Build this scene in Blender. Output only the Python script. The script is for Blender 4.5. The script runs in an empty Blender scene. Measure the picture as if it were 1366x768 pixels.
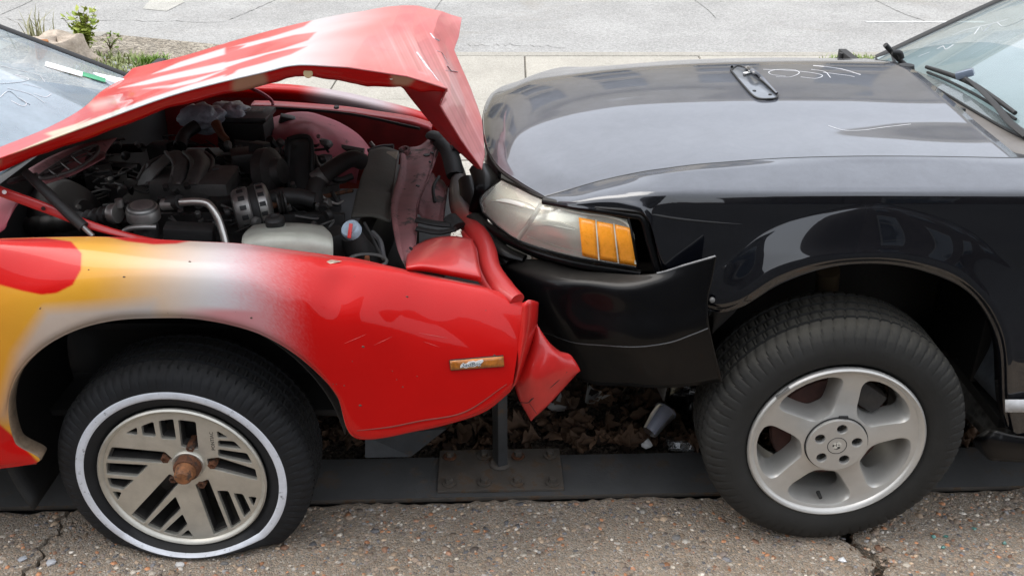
import bpy, bmesh, math, random
import numpy as np
from mathutils import Vector, Matrix, Euler
random.seed(7); RNG = np.random.default_rng(7)
rad = math.radians

# ------------------------------------------------------------------ camera, light, exposure
F, PITCH, CAM_H = 1300.0, rad(26.8), 1.74          # focal length in photo pixels, downward tilt, eye height
scene = bpy.context.scene
cam_data = bpy.data.cameras.new('camera'); cam = bpy.data.objects.new('camera', cam_data)
scene.collection.objects.link(cam); scene.camera = cam
cam.location = (0, 0, CAM_H); cam.rotation_euler = (math.pi / 2 - PITCH, 0, 0)
cam_data.sensor_width = 36; cam_data.lens = F / 1366 * 36
cam_data.clip_start = 0.05; cam_data.clip_end = 2000
SUN_EL, SUN_AZ = rad(60), rad(-80)                  # azimuth from +Y towards +X
world = bpy.data.worlds.new('World'); scene.world = world; world.use_nodes = True
wn = world.node_tree; wn.nodes.clear()
sky = wn.nodes.new('ShaderNodeTexSky'); sky.sky_type = 'NISHITA'; sky.sun_disc = False
sky.sun_elevation = SUN_EL; sky.sun_rotation = SUN_AZ
sky.air_density = 1.0; sky.dust_density = 4.0; sky.ozone_density = 1.0
hs = wn.nodes.new('ShaderNodeHueSaturation'); hs.inputs['Saturation'].default_value = 0.42
bg = wn.nodes.new('ShaderNodeBackground'); bg.inputs['Strength'].default_value = 0.15
wo = wn.nodes.new('ShaderNodeOutputWorld')
wn.links.new(sky.outputs[0], hs.inputs['Color']); 
veil = wn.nodes.new('ShaderNodeMix'); veil.data_type = 'RGBA'; veil.inputs[0].default_value = 0.65   # even high cloud over the whole sky
veil.inputs[7].default_value = (6.6, 7.0, 7.7, 1); wn.links.new(hs.outputs[0], veil.inputs[6]); wn.links.new(veil.outputs[2], bg.inputs['Color'])
wn.links.new(bg.outputs[0], wo.inputs['Surface'])
sd = bpy.data.lights.new('sun', 'SUN'); sd.energy = 0.9; sd.angle = rad(40); sd.color = (1.0, 0.96, 0.90)
sun = bpy.data.objects.new('sun', sd); scene.collection.objects.link(sun)
sdir = Vector((math.sin(SUN_AZ) * math.cos(SUN_EL), math.cos(SUN_AZ) * math.cos(SUN_EL), math.sin(SUN_EL)))
sun.rotation_euler = (-sdir).to_track_quat('-Z', 'Y').to_euler(); sun.location = sdir * 30
scene.view_settings.view_transform = 'Standard'; scene.view_settings.look = 'None'
scene.view_settings.exposure = 1.22; scene.view_settings.gamma = 1.0
scene.view_settings.use_curve_mapping = False

# ------------------------------------------------------------------ helpers
def ray(x, y):
    a = (x - 683) / F; b = (y - 384) / F
    return np.array([a, math.cos(PITCH) - b * math.sin(PITCH), -math.sin(PITCH) - b * math.cos(PITCH)])
EYE = np.array([0, 0, CAM_H])
def U(x, y, Y):                                      # photo direction meets the vertical plane at depth Y
    d = ray(x, y); return EYE + d * (Y / d[1])
def UZ(x, y, Z=0.0):                                 # photo direction meets the level plane at height Z
    d = ray(x, y); return EYE + d * ((Z - CAM_H) / d[2])
def UP(x, y, p, n, off=0.0):                         # photo direction meets a plane
    d = ray(x, y); n = np.array(n) / np.linalg.norm(n)
    return EYE + d * (np.dot(np.array(p) + n * off - EYE, n) / np.dot(d, n))
def px(v):                                           # where world points lie in the photo (to lay out paint)
    v = np.asarray(v); d = v[..., 1] * math.cos(PITCH) + (CAM_H - v[..., 2]) * math.sin(PITCH)
    w = (CAM_H - v[..., 2]) * math.cos(PITCH) - v[..., 1] * math.sin(PITCH)
    return 683 + F * v[..., 0] / d, 384 + F * w / d
def crom(P, n):                                      # Catmull-Rom along axis 0, n pieces a segment
    P = np.asarray(P, float)
    if len(P) == 2:
        t = np.linspace(0, 1, n + 1).reshape([-1] + [1] * (P.ndim - 1)); return P[0] * (1 - t) + P[1] * t
    Q = np.concatenate([[2 * P[0] - P[1]], P, [2 * P[-1] - P[-2]]]); out = []
    for i in range(len(P) - 1):
        a, b, c, d = Q[i:i + 4]
        for k in range(n):
            t = k / n
            out.append(.5 * ((2 * b) + (c - a) * t + (2 * a - 5 * b + 4 * c - d) * t * t + (3 * b - a - 3 * c + d) * t ** 3))
    out.append(P[-1]); return np.array(out)
def upsample(G, nr, nc):
    G = np.asarray(G, float); G = crom(G, nr)
    return np.swapaxes(crom(np.swapaxes(G, 0, 1), nc), 0, 1)
def gfaces(R, C, wrap_c=False, wrap_r=False):
    f = []
    for i in range(R if wrap_r else R - 1):
        for j in range(C if wrap_c else C - 1):
            f.append((i * C + j, i * C + (j + 1) % C, ((i + 1) % R) * C + (j + 1) % C, ((i + 1) % R) * C + j))
    return f
def root_loc(o):
    while o is not None and o.parent is not None: o = o.parent
    return np.array(o.location) if o is not None else np.zeros(3)
def link(o, parent=None):
    scene.collection.objects.link(o)
    if parent is not None: o.parent = parent
    return o
def mesh(name, verts, faces, mat, parent=None, smooth=True, loc=None, col=None, thick=0, auto=None):
    verts = np.asarray(verts, float).reshape(-1, 3)
    base = root_loc(parent) if parent is not None else (np.array(loc, float) if loc is not None else np.zeros(3))
    me = bpy.data.meshes.new(name); me.from_pydata((verts - base).tolist(), [], faces)
    if smooth: me.polygons.foreach_set('use_smooth', [True] * len(me.polygons))
    if col is not None:
        a = me.color_attributes.new('Col', 'FLOAT_COLOR', 'POINT')
        c = np.ones((len(verts), 4)); c[:, :3] = np.asarray(col).reshape(-1, 3); a.data.foreach_set('color', c.ravel())
    for m in (mat if isinstance(mat, (list, tuple)) else [mat]): me.materials.append(m)
    me.update(); o = bpy.data.objects.new(name, me); link(o, parent)
    if parent is None: o.location = base
    if auto and smooth:
        with_sharp(me, auto)
    if thick:
        s = o.modifiers.new('thickness', 'SOLIDIFY'); s.thickness = abs(thick); s.offset = 0
    return o
def with_sharp(me, ang):
    bm = bmesh.new(); bm.from_mesh(me); a = rad(ang)
    for e in bm.edges:
        if len(e.link_faces) == 2 and e.calc_face_angle(0) > a: e.smooth = False
    bm.to_mesh(me); bm.free()
def sheet(name, G, mat, parent=None, nr=6, nc=6, thick=0.002, paint=None, disp=None, loc=None, auto=None):
    A = upsample(G, nr, nc) if nr else np.asarray(G, float)
    if disp is not None: A = disp(A)
    R, C = A.shape[:2]; V = A.reshape(-1, 3)
    col = paint(V) if paint else None
    o = mesh(name, V, gfaces(R, C), mat, parent, col=col, thick=thick, loc=loc, auto=auto)
    return o, A
def grid_px(rows): return np.array([[U(*c) for c in r] for r in rows])
def frame_of(T):
    T = T / (np.linalg.norm(T) + 1e-9); up = np.array([0, 0, 1.]) if abs(T[2]) < .9 else np.array([1., 0, 0])
    n = np.cross(T, up); n /= np.linalg.norm(n); return n, np.cross(n, T)
def tube(name, pts, r, mat, parent=None, n=10, sub=6, flat=1.0, loc=None, caps=True, corr=0, auto=None):
    P = crom(pts, sub) if sub else np.asarray(pts, float); m = len(P)
    rr = np.asarray(r, float)
    rr = np.full(m, float(r)) if rr.ndim == 0 else np.interp(np.linspace(0, 1, m), np.linspace(0, 1, len(rr)), rr)
    if corr: rr = rr * (1 + .10 * np.sign(np.sin(np.arange(m) * corr)))
    T = np.gradient(P, axis=0); V = []
    N, B = frame_of(T[0])
    for i in range(m):
        t = T[i] / (np.linalg.norm(T[i]) + 1e-9); N = N - t * np.dot(N, t); N /= np.linalg.norm(N); B = np.cross(N, t)
        for k in range(n):
            a = 2 * math.pi * k / n; V.append(P[i] + rr[i] * (math.cos(a) * N + flat * math.sin(a) * B))
    f = gfaces(m, n, wrap_c=True)
    if caps: f += [tuple(range(n))[::-1], tuple((m - 1) * n + k for k in range(n))]
    return mesh(name, V, f, mat, parent, loc=loc, auto=auto or 50)
def lathe(name, prof, center, axis, mat, parent=None, seg=48, loc=None, closed=False, mod=None, auto=40, cap=True):
    axis = np.asarray(axis, float); axis /= np.linalg.norm(axis); n, b = frame_of(axis); V = []
    for (a, r) in prof:
        for k in range(seg):
            t = 2 * math.pi * k / seg; V.append(np.asarray(center) + axis * a + r * (math.cos(t) * n + math.sin(t) * b))
    V = np.array(V); f = gfaces(len(prof), seg, wrap_c=True, wrap_r=closed)
    if not closed and cap:
        if prof[0][1] > 1e-4: f.append(tuple(range(seg)))
        if prof[-1][1] > 1e-4: f.append(tuple((len(prof) - 1) * seg + k for k in range(seg)))
    if mod is not None: V = mod(V)
    return mesh(name, V, f, mat, parent, loc=loc, auto=auto)
def box(name, c, size, mat, parent=None, rot=(0, 0, 0), bev=.004, loc=None, taper=1.0, segs=2):
    bm = bmesh.new(); bmesh.ops.create_cube(bm, size=1)
    for v in bm.verts:
        k = taper if v.co.z > 0 else 1
        v.co = Vector((v.co.x * size[0] * k, v.co.y * size[1] * k, v.co.z * size[2]))
    if bev: bmesh.ops.bevel(bm, geom=bm.edges[:], offset=bev, segments=segs, affect='EDGES', profile=.6)
    R = Euler(rot).to_matrix()
    V = [np.array(R @ v.co) + np.asarray(c) for v in bm.verts]; bm.verts.index_update()
    f = [tuple(v.index for v in fc.verts) for fc in bm.faces]; bm.free()
    return mesh(name, V, f, mat, parent, loc=loc, auto=35)
def plate(name, outlines, origin, ux, uy, depth, mat, parent=None, bev=0.0, loc=None):
    """flat plate with holes: outlines in 2-D (first the rim, then the holes), filled and extruded to both sides"""
    cu = bpy.data.curves.new(name, 'CURVE'); cu.dimensions = '2D'; cu.fill_mode = 'BOTH'
    cu.extrude = depth / 2; cu.bevel_depth = bev; cu.bevel_resolution = 1; cu.offset = -bev
    for o in outlines:
        s = cu.splines.new('POLY'); s.points.add(len(o) - 1); s.use_cyclic_u = True
        for p, q in zip(s.points, o): p.co = (q[0], q[1], 0, 1)
    ob = bpy.data.objects.new(name, cu); scene.collection.objects.link(ob)
    me = bpy.data.meshes.new_from_object(ob.evaluated_get(bpy.context.evaluated_depsgraph_get()))
    V = np.empty(len(me.vertices) * 3); me.vertices.foreach_get('co', V); V = V.reshape(-1, 3)
    f = [tuple(p.vertices) for p in me.polygons]
    bpy.data.objects.remove(ob); bpy.data.curves.remove(cu); bpy.data.meshes.remove(me)
    ux = np.asarray(ux, float); uy = np.asarray(uy, float); uz = np.cross(ux, uy)
    W = np.asarray(origin) + V[:, :1] * ux + V[:, 1:2] * uy + V[:, 2:3] * uz
    return mesh(name, W, f, mat, parent, loc=loc, auto=30)
def circle2(cx, cy, r, n=32): return [(cx + r * math.cos(2 * math.pi * k / n), cy + r * math.sin(2 * math.pi * k / n)) for k in range(n)]
def rounded(poly, r=.004, n=3):
    out = []; P = [np.array(p, float) for p in poly]; m = len(P)
    for i in range(m):
        a, b, c = P[i - 1], P[i], P[(i + 1) % m]
        u = (a - b); v = (c - b); lu, lv = np.linalg.norm(u), np.linalg.norm(v); k = min(r, lu * .4, lv * .4)
        s, e = b + u / lu * k, b + v / lv * k
        for j in range(n + 1):
            t = j / n; out.append(tuple((1 - t) ** 2 * s + 2 * t * (1 - t) * b + t * t * e))
    return out
def text_mesh(name, body, origin, ux, uy, size, depth, mat, parent=None, shear=0, loc=None):
    cu = bpy.data.curves.new(name, 'FONT'); cu.body = body; cu.size = size; cu.extrude = depth / 2; cu.shear = shear
    cu.align_x = 'CENTER'; cu.align_y = 'CENTER'; cu.resolution_u = 2
    ob = bpy.data.objects.new(name, cu); scene.collection.objects.link(ob)
    me = bpy.data.meshes.new_from_object(ob.evaluated_get(bpy.context.evaluated_depsgraph_get()))
    V = np.array([v.co[:] for v in me.vertices]); f = [tuple(p.vertices) for p in me.polygons]
    bpy.data.objects.remove(ob); bpy.data.curves.remove(cu); bpy.data.meshes.remove(me)
    ux = np.asarray(ux, float); uy = np.asarray(uy, float); uz = np.cross(ux, uy)
    return mesh(name, np.asarray(origin) + V[:, :1] * ux + V[:, 1:2] * uy + V[:, 2:3] * uz, f, mat, parent, smooth=False, loc=loc)
def thing(name, label, cat, loc=(0, 0, 0), group=None):
    o = bpy.data.objects.new(name, None); o.empty_display_size = .1; link(o); o.location = loc
    return tag(o, label, cat, group)
def tag(o, label, cat=None, group=None):
    o['label'] = label
    if cat: o['category'] = cat
    if group: o['group'] = group
    return o
def struct(o): o['kind'] = 'structure'; return o
def stuff(o): o['kind'] = 'stuff'; return o
def insd(x, y, poly, soft=1.5):                      # soft-edged inside test, 1 inside and 0 outside
    P = np.array(poly, float); x = np.asarray(x); inside = np.zeros(x.shape, bool); dist = np.full(x.shape, 1e9)
    for i in range(len(P)):
        a, b = P[i - 1], P[i]; e = b - a
        t = np.clip(((x - a[0]) * e[0] + (y - a[1]) * e[1]) / (e @ e + 1e-9), 0, 1)
        dist = np.minimum(dist, np.hypot(x - a[0] - t * e[0], y - a[1] - t * e[1]))
        cnd = ((a[1] > y) != (b[1] > y)); xi = a[0] + (y - a[1]) / (b[1] - a[1] + 1e-12) * e[0]
        inside ^= cnd & (x < xi)
    return np.clip(.5 + np.where(inside, dist, -dist) / (2 * soft), 0, 1)
def sstep(a, b, x): t = np.clip((x - a) / (b - a), 0, 1); return t * t * (3 - 2 * t)
def vnoise(P, s, seed=0):                            # cheap smooth pseudo-noise in 3-D, about -1..1
    r = np.random.default_rng(seed); out = 0
    for k in range(5):
        d = r.normal(size=3); d /= np.linalg.norm(d); out = out + np.sin(P @ d * s * r.uniform(.6, 1.6) + r.uniform(0, 6.28))
    return out / 3

# ------------------------------------------------------------------ materials
def nt(name):
    m = bpy.data.materials.new(name); m.use_nodes = True; t = m.node_tree
    return m, t, t.nodes['Principled BSDF']
def N(t, typ, **kw):
    n = t.nodes.new(typ)
    for k, v in kw.items():
        if k in n.inputs: n.inputs[k].default_value = v
        else: setattr(n, k, v)
    return n
def noise(t, scale, detail=4, rough=.6, coord='Object', dist=0):
    tc = N(t, 'ShaderNodeTexCoord'); n = N(t, 'ShaderNodeTexNoise', Scale=scale, Detail=detail, Roughness=rough, Distortion=dist)
    t.links.new(tc.outputs[coord], n.inputs['Vector']); return n.outputs['Fac']
def ramp(t, src, a, b, ca=(0, 0, 0, 1), cb=(1, 1, 1, 1)):
    r = N(t, 'ShaderNodeValToRGB'); r.color_ramp.elements[0].position = a; r.color_ramp.elements[1].position = b
    r.color_ramp.elements[0].color = ca; r.color_ramp.elements[1].color = cb; t.links.new(src, r.inputs[0]); return r.outputs[0]
def mix(t, fac, a, b, blend='MIX'):
    m = N(t, 'ShaderNodeMix', data_type='RGBA', blend_type=blend)
    for s, v in ((m.inputs[0], fac), (m.inputs[6], a), (m.inputs[7], b)):
        if hasattr(v, 'is_linked'): t.links.new(v, s)
        elif isinstance(v, (int, float)): s.default_value = v
        else: s.default_value = (*v[:3], 1)
    return m.outputs[2]
def mth(t, op, a, b=0.0, clamp=False):
    m = N(t, 'ShaderNodeMath', operation=op, use_clamp=clamp)
    for s, v in ((m.inputs[0], a), (m.inputs[1], b)):
        if hasattr(v, 'is_linked'): t.links.new(v, s)
        else: s.default_value = v
    return m.outputs[0]
def upness(t):
    g = N(t, 'ShaderNodeNewGeometry'); s = N(t, 'ShaderNodeSeparateXYZ'); t.links.new(g.outputs['Normal'], s.inputs[0])
    return mth(t, 'MULTIPLY', mth(t, 'SUBTRACT', s.outputs[2], .35), 1.54, True)
def bump(t, b, src, dist=.002, strength=1.0):
    n = N(t, 'ShaderNodeBump', Strength=strength, Distance=dist); t.links.new(src, n.inputs['Height']); t.links.new(n.outputs[0], b.inputs['Normal'])
def mat(name, col, rough=.5, metal=0.0, coat=0.0, var=.25, vs=9, bmp=0.0, bs=150, dust=0.0, dcol=(.30, .27, .23), rvar=.12,
        attr=False, spec=.5, wear=None, wcol=(.2, .1, .05), wsc=30, flat_dust=0.0):
    m, t, b = nt(name)
    n1 = noise(t, vs, 6, .65)
    if attr: c0 = N(t, 'ShaderNodeAttribute', attribute_name='Col').outputs['Color']
    else: c0 = N(t, 'ShaderNodeRGB').outputs[0]; c0.node.outputs[0].default_value = (*col, 1)
    c = mix(t, 1.0, c0, ramp(t, n1, .3, .7, (1 - var,) * 3 + (1,), (1 + var * .6,) * 3 + (1,)), 'MULTIPLY')
    r = mth(t, 'ADD', rough - rvar / 2, mth(t, 'MULTIPLY', n1, rvar), True)
    metal_s = None
    if wear is not None:
        w = ramp(t, noise(t, wsc, 8, .7), wear, wear + .08); c = mix(t, w, c, wcol)
        r = mth(t, 'ADD', r, mth(t, 'MULTIPLY', w, .35), True)
        if metal: metal_s = mth(t, 'MULTIPLY', mth(t, 'SUBTRACT', 1.0, w), metal)
    if dust or flat_dust:
        n2 = ramp(t, noise(t, 11, 10, .78, dist=.3), .30, .75)
        d = mth(t, 'MULTIPLY', upness(t), dust); d = mth(t, 'ADD', d, flat_dust)
        d = mth(t, 'MULTIPLY', d, mth(t, 'ADD', .72, mth(t, 'MULTIPLY', n2, .45)), True)
        c = mix(t, d, c, dcol); r = mth(t, 'ADD', r, mth(t, 'MULTIPLY', d, .35), True)
        if coat: t.links.new(mth(t, 'SUBTRACT', coat, mth(t, 'MULTIPLY', d, .6), True), b.inputs['Coat Weight'])
    elif coat: b.inputs['Coat Weight'].default_value = coat
    b.inputs['Coat Roughness'].default_value = .02
    t.links.new(c, b.inputs['Base Color']); t.links.new(r, b.inputs['Roughness'])
    if metal_s is not None: t.links.new(metal_s, b.inputs['Metallic'])
    else: b.inputs['Metallic'].default_value = metal
    b.inputs['Specular IOR Level'].default_value = spec
    if bmp: bump(t, b, noise(t, bs, 3, .6), bmp)
    return m
RED = (.50, .004, .003)
MT = dict(
    red=mat('red_flame_paint', RED, .38, coat=.32, var=.05, attr=True, dust=.07, dcol=(.55, .42, .40), spec=.1, wear=.70, wcol=(.10, .045, .03), wsc=48, rvar=.1, bmp=.0004, bs=9),
    redplain=mat('red_plastic', (.52, .012, .010), .36, coat=.35, var=.15, vs=14, dust=.10, dcol=(.5, .38, .36), bmp=.0006, bs=16),
    redin=mat('red_inner_panel', (.33, .016, .018), .5, coat=.2, var=.3, vs=12, dust=.18, dcol=(.10, .05, .05), wear=.66, wcol=(.05, .03, .025)),
    pink=mat('faded_pink_panel', (.46, .10, .13), .62, var=.25, vs=11, dust=.18, dcol=(.12, .10, .09), wear=.60, wcol=(.10, .075, .065), wsc=14),
    grimepink=mat('grimy_pink_support', (.30, .11, .115), .65, var=.35, vs=9, dust=.25, dcol=(.11, .09, .08), wear=.54, wcol=(.06, .05, .045), wsc=16),
    black=mat('black_car_paint', (.0030, .0034, .0052), .3, coat=1.0, var=.2, dust=.18, dcol=(.44, .46, .52), rvar=.08, spec=.08),
    bplast=mat('black_bumper_plastic', (.003, .003, .0035), .34, coat=.16, var=.3, vs=6, dust=.10, rvar=.2, spec=.12),
    dark=mat('grimy_black_plastic', (.009, .0085, .008), .62, var=.5, vs=18, dust=.12, dcol=(.07, .064, .056), bmp=.0008, bs=90),
    rubber=mat('tyre_rubber', (.011, .012, .014), .62, var=.4, vs=12, bmp=.0005, bs=260, flat_dust=.035, dust=.10, dcol=(.14, .125, .10), spec=.2),
    rubber2=mat('dusty_tyre_rubber', (.014, .0145, .015), .7, var=.4, vs=9, bmp=.0005, bs=260, flat_dust=.085, dust=.25, dcol=(.15, .135, .105), spec=.2),
    hose=mat('hose_rubber', (.012, .0115, .011), .55, var=.35, vs=20, dust=.18, dcol=(.08, .072, .062)),
    white=mat('whitewall_paint', (.62, .63, .66), .6, var=.12, vs=30, bmp=.0006, bs=220, wear=.60, wcol=(.16, .16, .16), wsc=55),
    alu=mat('tarnished_alloy', (.55, .525, .46), .46, metal=.75, var=.18, vs=14, bmp=.0003, bs=160, wear=.70, wcol=(.20, .15, .10), wsc=60),
    silver=mat('silver_wheel_paint', (.52, .505, .47), .36, metal=.55, coat=.25, var=.10, vs=10, wear=.74, wcol=(.13, .10, .07), wsc=45, flat_dust=.10, dcol=(.22, .19, .15)),
    darkmetal=mat('dark_cast_metal', (.055, .052, .05), .5, metal=.6, var=.4, vs=25, dust=.2, dcol=(.12, .11, .10), bmp=.0006, bs=120),
    greymetal=mat('grey_cast_metal', (.34, .33, .31), .42, metal=.8, var=.3, vs=25, wear=.62, wcol=(.07, .06, .05), wsc=40),
    castgrey=mat('cast_manifold', (.12, .118, .112), .55, metal=.5, var=.35, vs=22, dust=.15, dcol=(.16, .15, .13), bmp=.0008, bs=200),
    chrome=mat('cream_reflector', (.95, .93, .84), .26, metal=.35, var=.12, vs=8, coat=.4),
    rust=mat('rusty_steel', (.14, .055, .025), .8, metal=.3, var=.5, vs=40, bmp=.001, bs=120, wear=.5, wcol=(.045, .028, .02), wsc=45),
    steel=mat('painted_beam_steel', (.062, .064, .066), .55, var=.4, vs=7, metal=.1, wear=.55, wcol=(.10, .068, .045), wsc=11, dust=.42, dcol=(.105, .10, .092), bmp=.0008, bs=80),
    rustplate=mat('rust_tinted_plate', (.088, .076, .063), .62, var=.4, vs=9, wear=.52, wcol=(.10, .062, .036), wsc=18, dust=.2, dcol=(.13, .10, .075), bmp=.001, bs=90),
    amber=mat('amber_plastic', (.95, .34, .02), .28, coat=.5, var=.12, vs=60, bmp=.0008, bs=350),
    amberdark=mat('aged_amber_plastic', (.48, .15, .012), .35, coat=.5, var=.5, vs=40, bmp=.0008, bs=300),
    tank=mat('yellowed_tank_plastic', (.40, .41, .35), .42, var=.25, vs=9, dust=.2, dcol=(.20, .18, .14), wear=.72, wcol=(.12, .10, .07), wsc=12),
    blue=mat('pale_blue_cap', (.36, .45, .52), .5, var=.3, vs=40), redcap=mat('red_lever', (.60, .02, .015), .4, coat=.2),
    bag=mat('crumpled_bag', (.33, .36, .42), .35, var=.3, vs=30, bmp=.004, bs=40), bagblk=mat('black_bag', (.012, .012, .013), .25, coat=.4, var=.3, bmp=.004, bs=35),
    paper=mat('paper', (.78, .78, .76), .7, var=.06), green=mat('green_card', (.06, .33, .16), .5), chalk=mat('chalk_marker', (.50, .50, .51), .8, var=.2, vs=60),
    ink=mat('black_ink', (.01, .01, .01), .6), label_=mat('label_paper', (.42, .38, .30), .7, var=.3, vs=60), orange=mat('orange_connector', (.16, .05, .018), .6, var=.4),
    grit=mat('grey_grit', (.42, .42, .43), .7, var=.35, vs=60), dashg=mat('grey_dashboard', (.20, .23, .25), .75, var=.2, vs=5),
    dashl=mat('pale_teal_trim', (.27, .31, .31), .7, var=.15, vs=4), brake=mat('brake_disc_rust', (.055, .020, .014), .75, metal=.2, var=.5, vs=20),
)
MT['black'].node_tree.nodes['Principled BSDF'].inputs['Coat IOR'].default_value = 1.62
def glass(name, tint, refl_rough=.02, alpha=.35, body=(.5, .55, .55)):
    """thin pane: lets light straight through, tinted, with a pale film and a clear reflection on top"""
    m, t, b = nt(name); t.nodes.remove(b); out = [n for n in t.nodes if n.type == 'OUTPUT_MATERIAL'][0]
    tr = N(t, 'ShaderNodeBsdfTransparent'); tr.inputs[0].default_value = (*tint, 1)
    df = N(t, 'ShaderNodeBsdfDiffuse'); df.inputs[0].default_value = (*body, 1)
    gl = N(t, 'ShaderNodeBsdfGlossy'); gl.inputs['Roughness'].default_value = refl_rough
    fr = N(t, 'ShaderNodeFresnel', IOR=1.5)
    m1 = N(t, 'ShaderNodeMixShader'); f = ramp(t, noise(t, 4, 8, .7), .25, .8, (alpha * .6,) * 3 + (1,), (min(1, alpha * 1.4),) * 3 + (1,))
    t.links.new(f, m1.inputs[0]); t.links.new(tr.outputs[0], m1.inputs[1]); t.links.new(df.outputs[0], m1.inputs[2])
    m2 = N(t, 'ShaderNodeMixShader'); t.links.new(fr.outputs[0], m2.inputs[0]); t.links.new(m1.outputs[0], m2.inputs[1]); t.links.new(gl.outputs[0], m2.inputs[2])
    t.links.new(m2.outputs[0], out.inputs['Surface']); return m
MT['glass'] = glass('windshield_glass', (.72, .82, .82), alpha=.22, body=(.45, .52, .55))
MT['glass2'] = glass('dust_sky_windshield_glass', (.76, .84, .88), alpha=.40, body=(.50, .58, .64))  # pale film paints dust and sky reflection into the pane colour
MT['lens'] = glass('hazed_lamp_lens', (.99, .98, .92), .05, .24, (.98, .96, .86))
MT['cup'] = glass('frosted_cup_plastic', (.72, .74, .84), .3, .55, (.42, .44, .53))
MT['clear'] = glass('clear_plastic', (.85, .87, .88), .05, .12, (.5, .5, .5))

# ------------------------------------------------------------------ ground, street and buildings
def ground_mat(name, c1, c2, sc, spk=400, spka=.25, rough=.85, bmp=.003, stain=None, scol=(.2, .15, .1), crack=0):
    m, t, b = nt(name)
    c = ramp(t, noise(t, sc, 8, .65), .3, .7, (*c1, 1), (*c2, 1))
    tc = N(t, 'ShaderNodeTexCoord'); v = N(t, 'ShaderNodeTexVoronoi', Scale=spk); t.links.new(tc.outputs['Object'], v.inputs['Vector'])
    sp = N(t, 'ShaderNodeSeparateColor'); t.links.new(v.outputs['Color'], sp.inputs[0])
    c = mix(t, 1.0, c, ramp(t, sp.outputs[0], .1, .9, (1 - spka,) * 3 + (1,), (1 + spka,) * 3 + (1,)), 'MULTIPLY')
    if stain: c = mix(t, mth(t, 'MULTIPLY', ramp(t, noise(t, .8, 9, .7, dist=.6), stain, stain + .15), .6), c, scol)
    t.links.new(c, b.inputs['Base Color']); b.inputs['Roughness'].default_value = rough
    b.inputs['Specular IOR Level'].default_value = .25
    bump(t, b, v.outputs['Distance'], bmp); return m
G = dict(
    asphalt=ground_mat('bleached_asphalt', (.262, .256, .243), (.345, .338, .322), 1.3, 90, .20, stain=.56, scol=(.24, .215, .18), bmp=.006),
    dasphalt=ground_mat('dark_asphalt', (.030, .030, .030), (.048, .048, .047), 1.3, 90, .3, bmp=.006),
    walk=ground_mat('pale_sidewalk_concrete', (.30, .28, .24), (.39, .365, .315), 1.8, 160, .14, stain=.60, scol=(.26, .22, .17)),
    joint=ground_mat('joint_dirt', (.12, .11, .09), (.19, .17, .14), 6, 120, .3),
    soil=ground_mat('dark_soil', (.030, .022, .015), (.065, .048, .034), 7, 90, .5, bmp=.02),
    kerb=ground_mat('kerb_concrete', (.26, .245, .21), (.34, .32, .28), 3, 140, .15, stain=.6, scol=(.3, .26, .2)),
    stone=ground_mat('sandy_facade', (.42, .36, .27), (.52, .46, .36), 1.0, 30, .10, bmp=.004),
    brick=ground_mat('dark_facade', (.055, .045, .040), (.09, .075, .065), 1.0, 10, .25, bmp=.004),
    paint_white=ground_mat('worn_road_paint', (.38, .38, .37), (.60, .60, .58), 5, 120, .3),
)
m, t, b = nt('aggregate_concrete'); G['agg'] = m              # matrix between the pebbles
base = ramp(t, noise(t, 3.0, 9, .7), .25, .75, (.235, .20, .158, 1), (.36, .31, .25, 1))
tc = N(t, 'ShaderNodeTexCoord')
v1 = N(t, 'ShaderNodeTexVoronoi', Scale=230.0); t.links.new(tc.outputs['Object'], v1.inputs['Vector'])
s1 = N(t, 'ShaderNodeSeparateColor'); t.links.new(v1.outputs['Color'], s1.inputs[0])
cr = N(t, 'ShaderNodeValToRGB'); t.links.new(s1.outputs[0], cr.inputs[0]); e = cr.color_ramp.elements
e[0].color = (.13, .11, .09, 1); e[1].color = (.50, .46, .40, 1); e.new(.35).color = (.28, .23, .17, 1); e.new(.7).color = (.36, .24, .15, 1)
c = mix(t, .55, base, cr.outputs[0])
c = mix(t, mth(t, 'MULTIPLY', ramp(t, noise(t, 2.2, 6, .7, dist=.5), .56, .70), .5), c, (.085, .070, .055))
c = mix(t, mth(t, 'MULTIPLY', ramp(t, noise(t, 5.5, 9, .75, dist=.5), .66, .72), .6), c, (.42, .40, .36))
t.links.new(c, b.inputs['Base Color']); b.inputs['Roughness'].default_value = .9; b.inputs['Specular IOR Level'].default_value = .25
bump(t, b, mth(t, 'ADD', mth(t, 'MULTIPLY', v1.outputs['Distance'], -1.0), mth(t, 'MULTIPLY', noise(t, 60, 6, .7), 2.0)), .004)
m, t, b = nt('pebble_stone'); G['peb'] = m
a = N(t, 'ShaderNodeAttribute', attribute_name='Col')
t.links.new(mix(t, 1.0, a.outputs['Color'], ramp(t, noise(t, 160, 4), .3, .7, (.65, .65, .65, 1), (1.2, 1.2, 1.2, 1)), 'MULTIPLY'), b.inputs['Base Color'])
b.inputs['Roughness'].default_value = .65; b.inputs['Specular IOR Level'].default_value = .3

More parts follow.
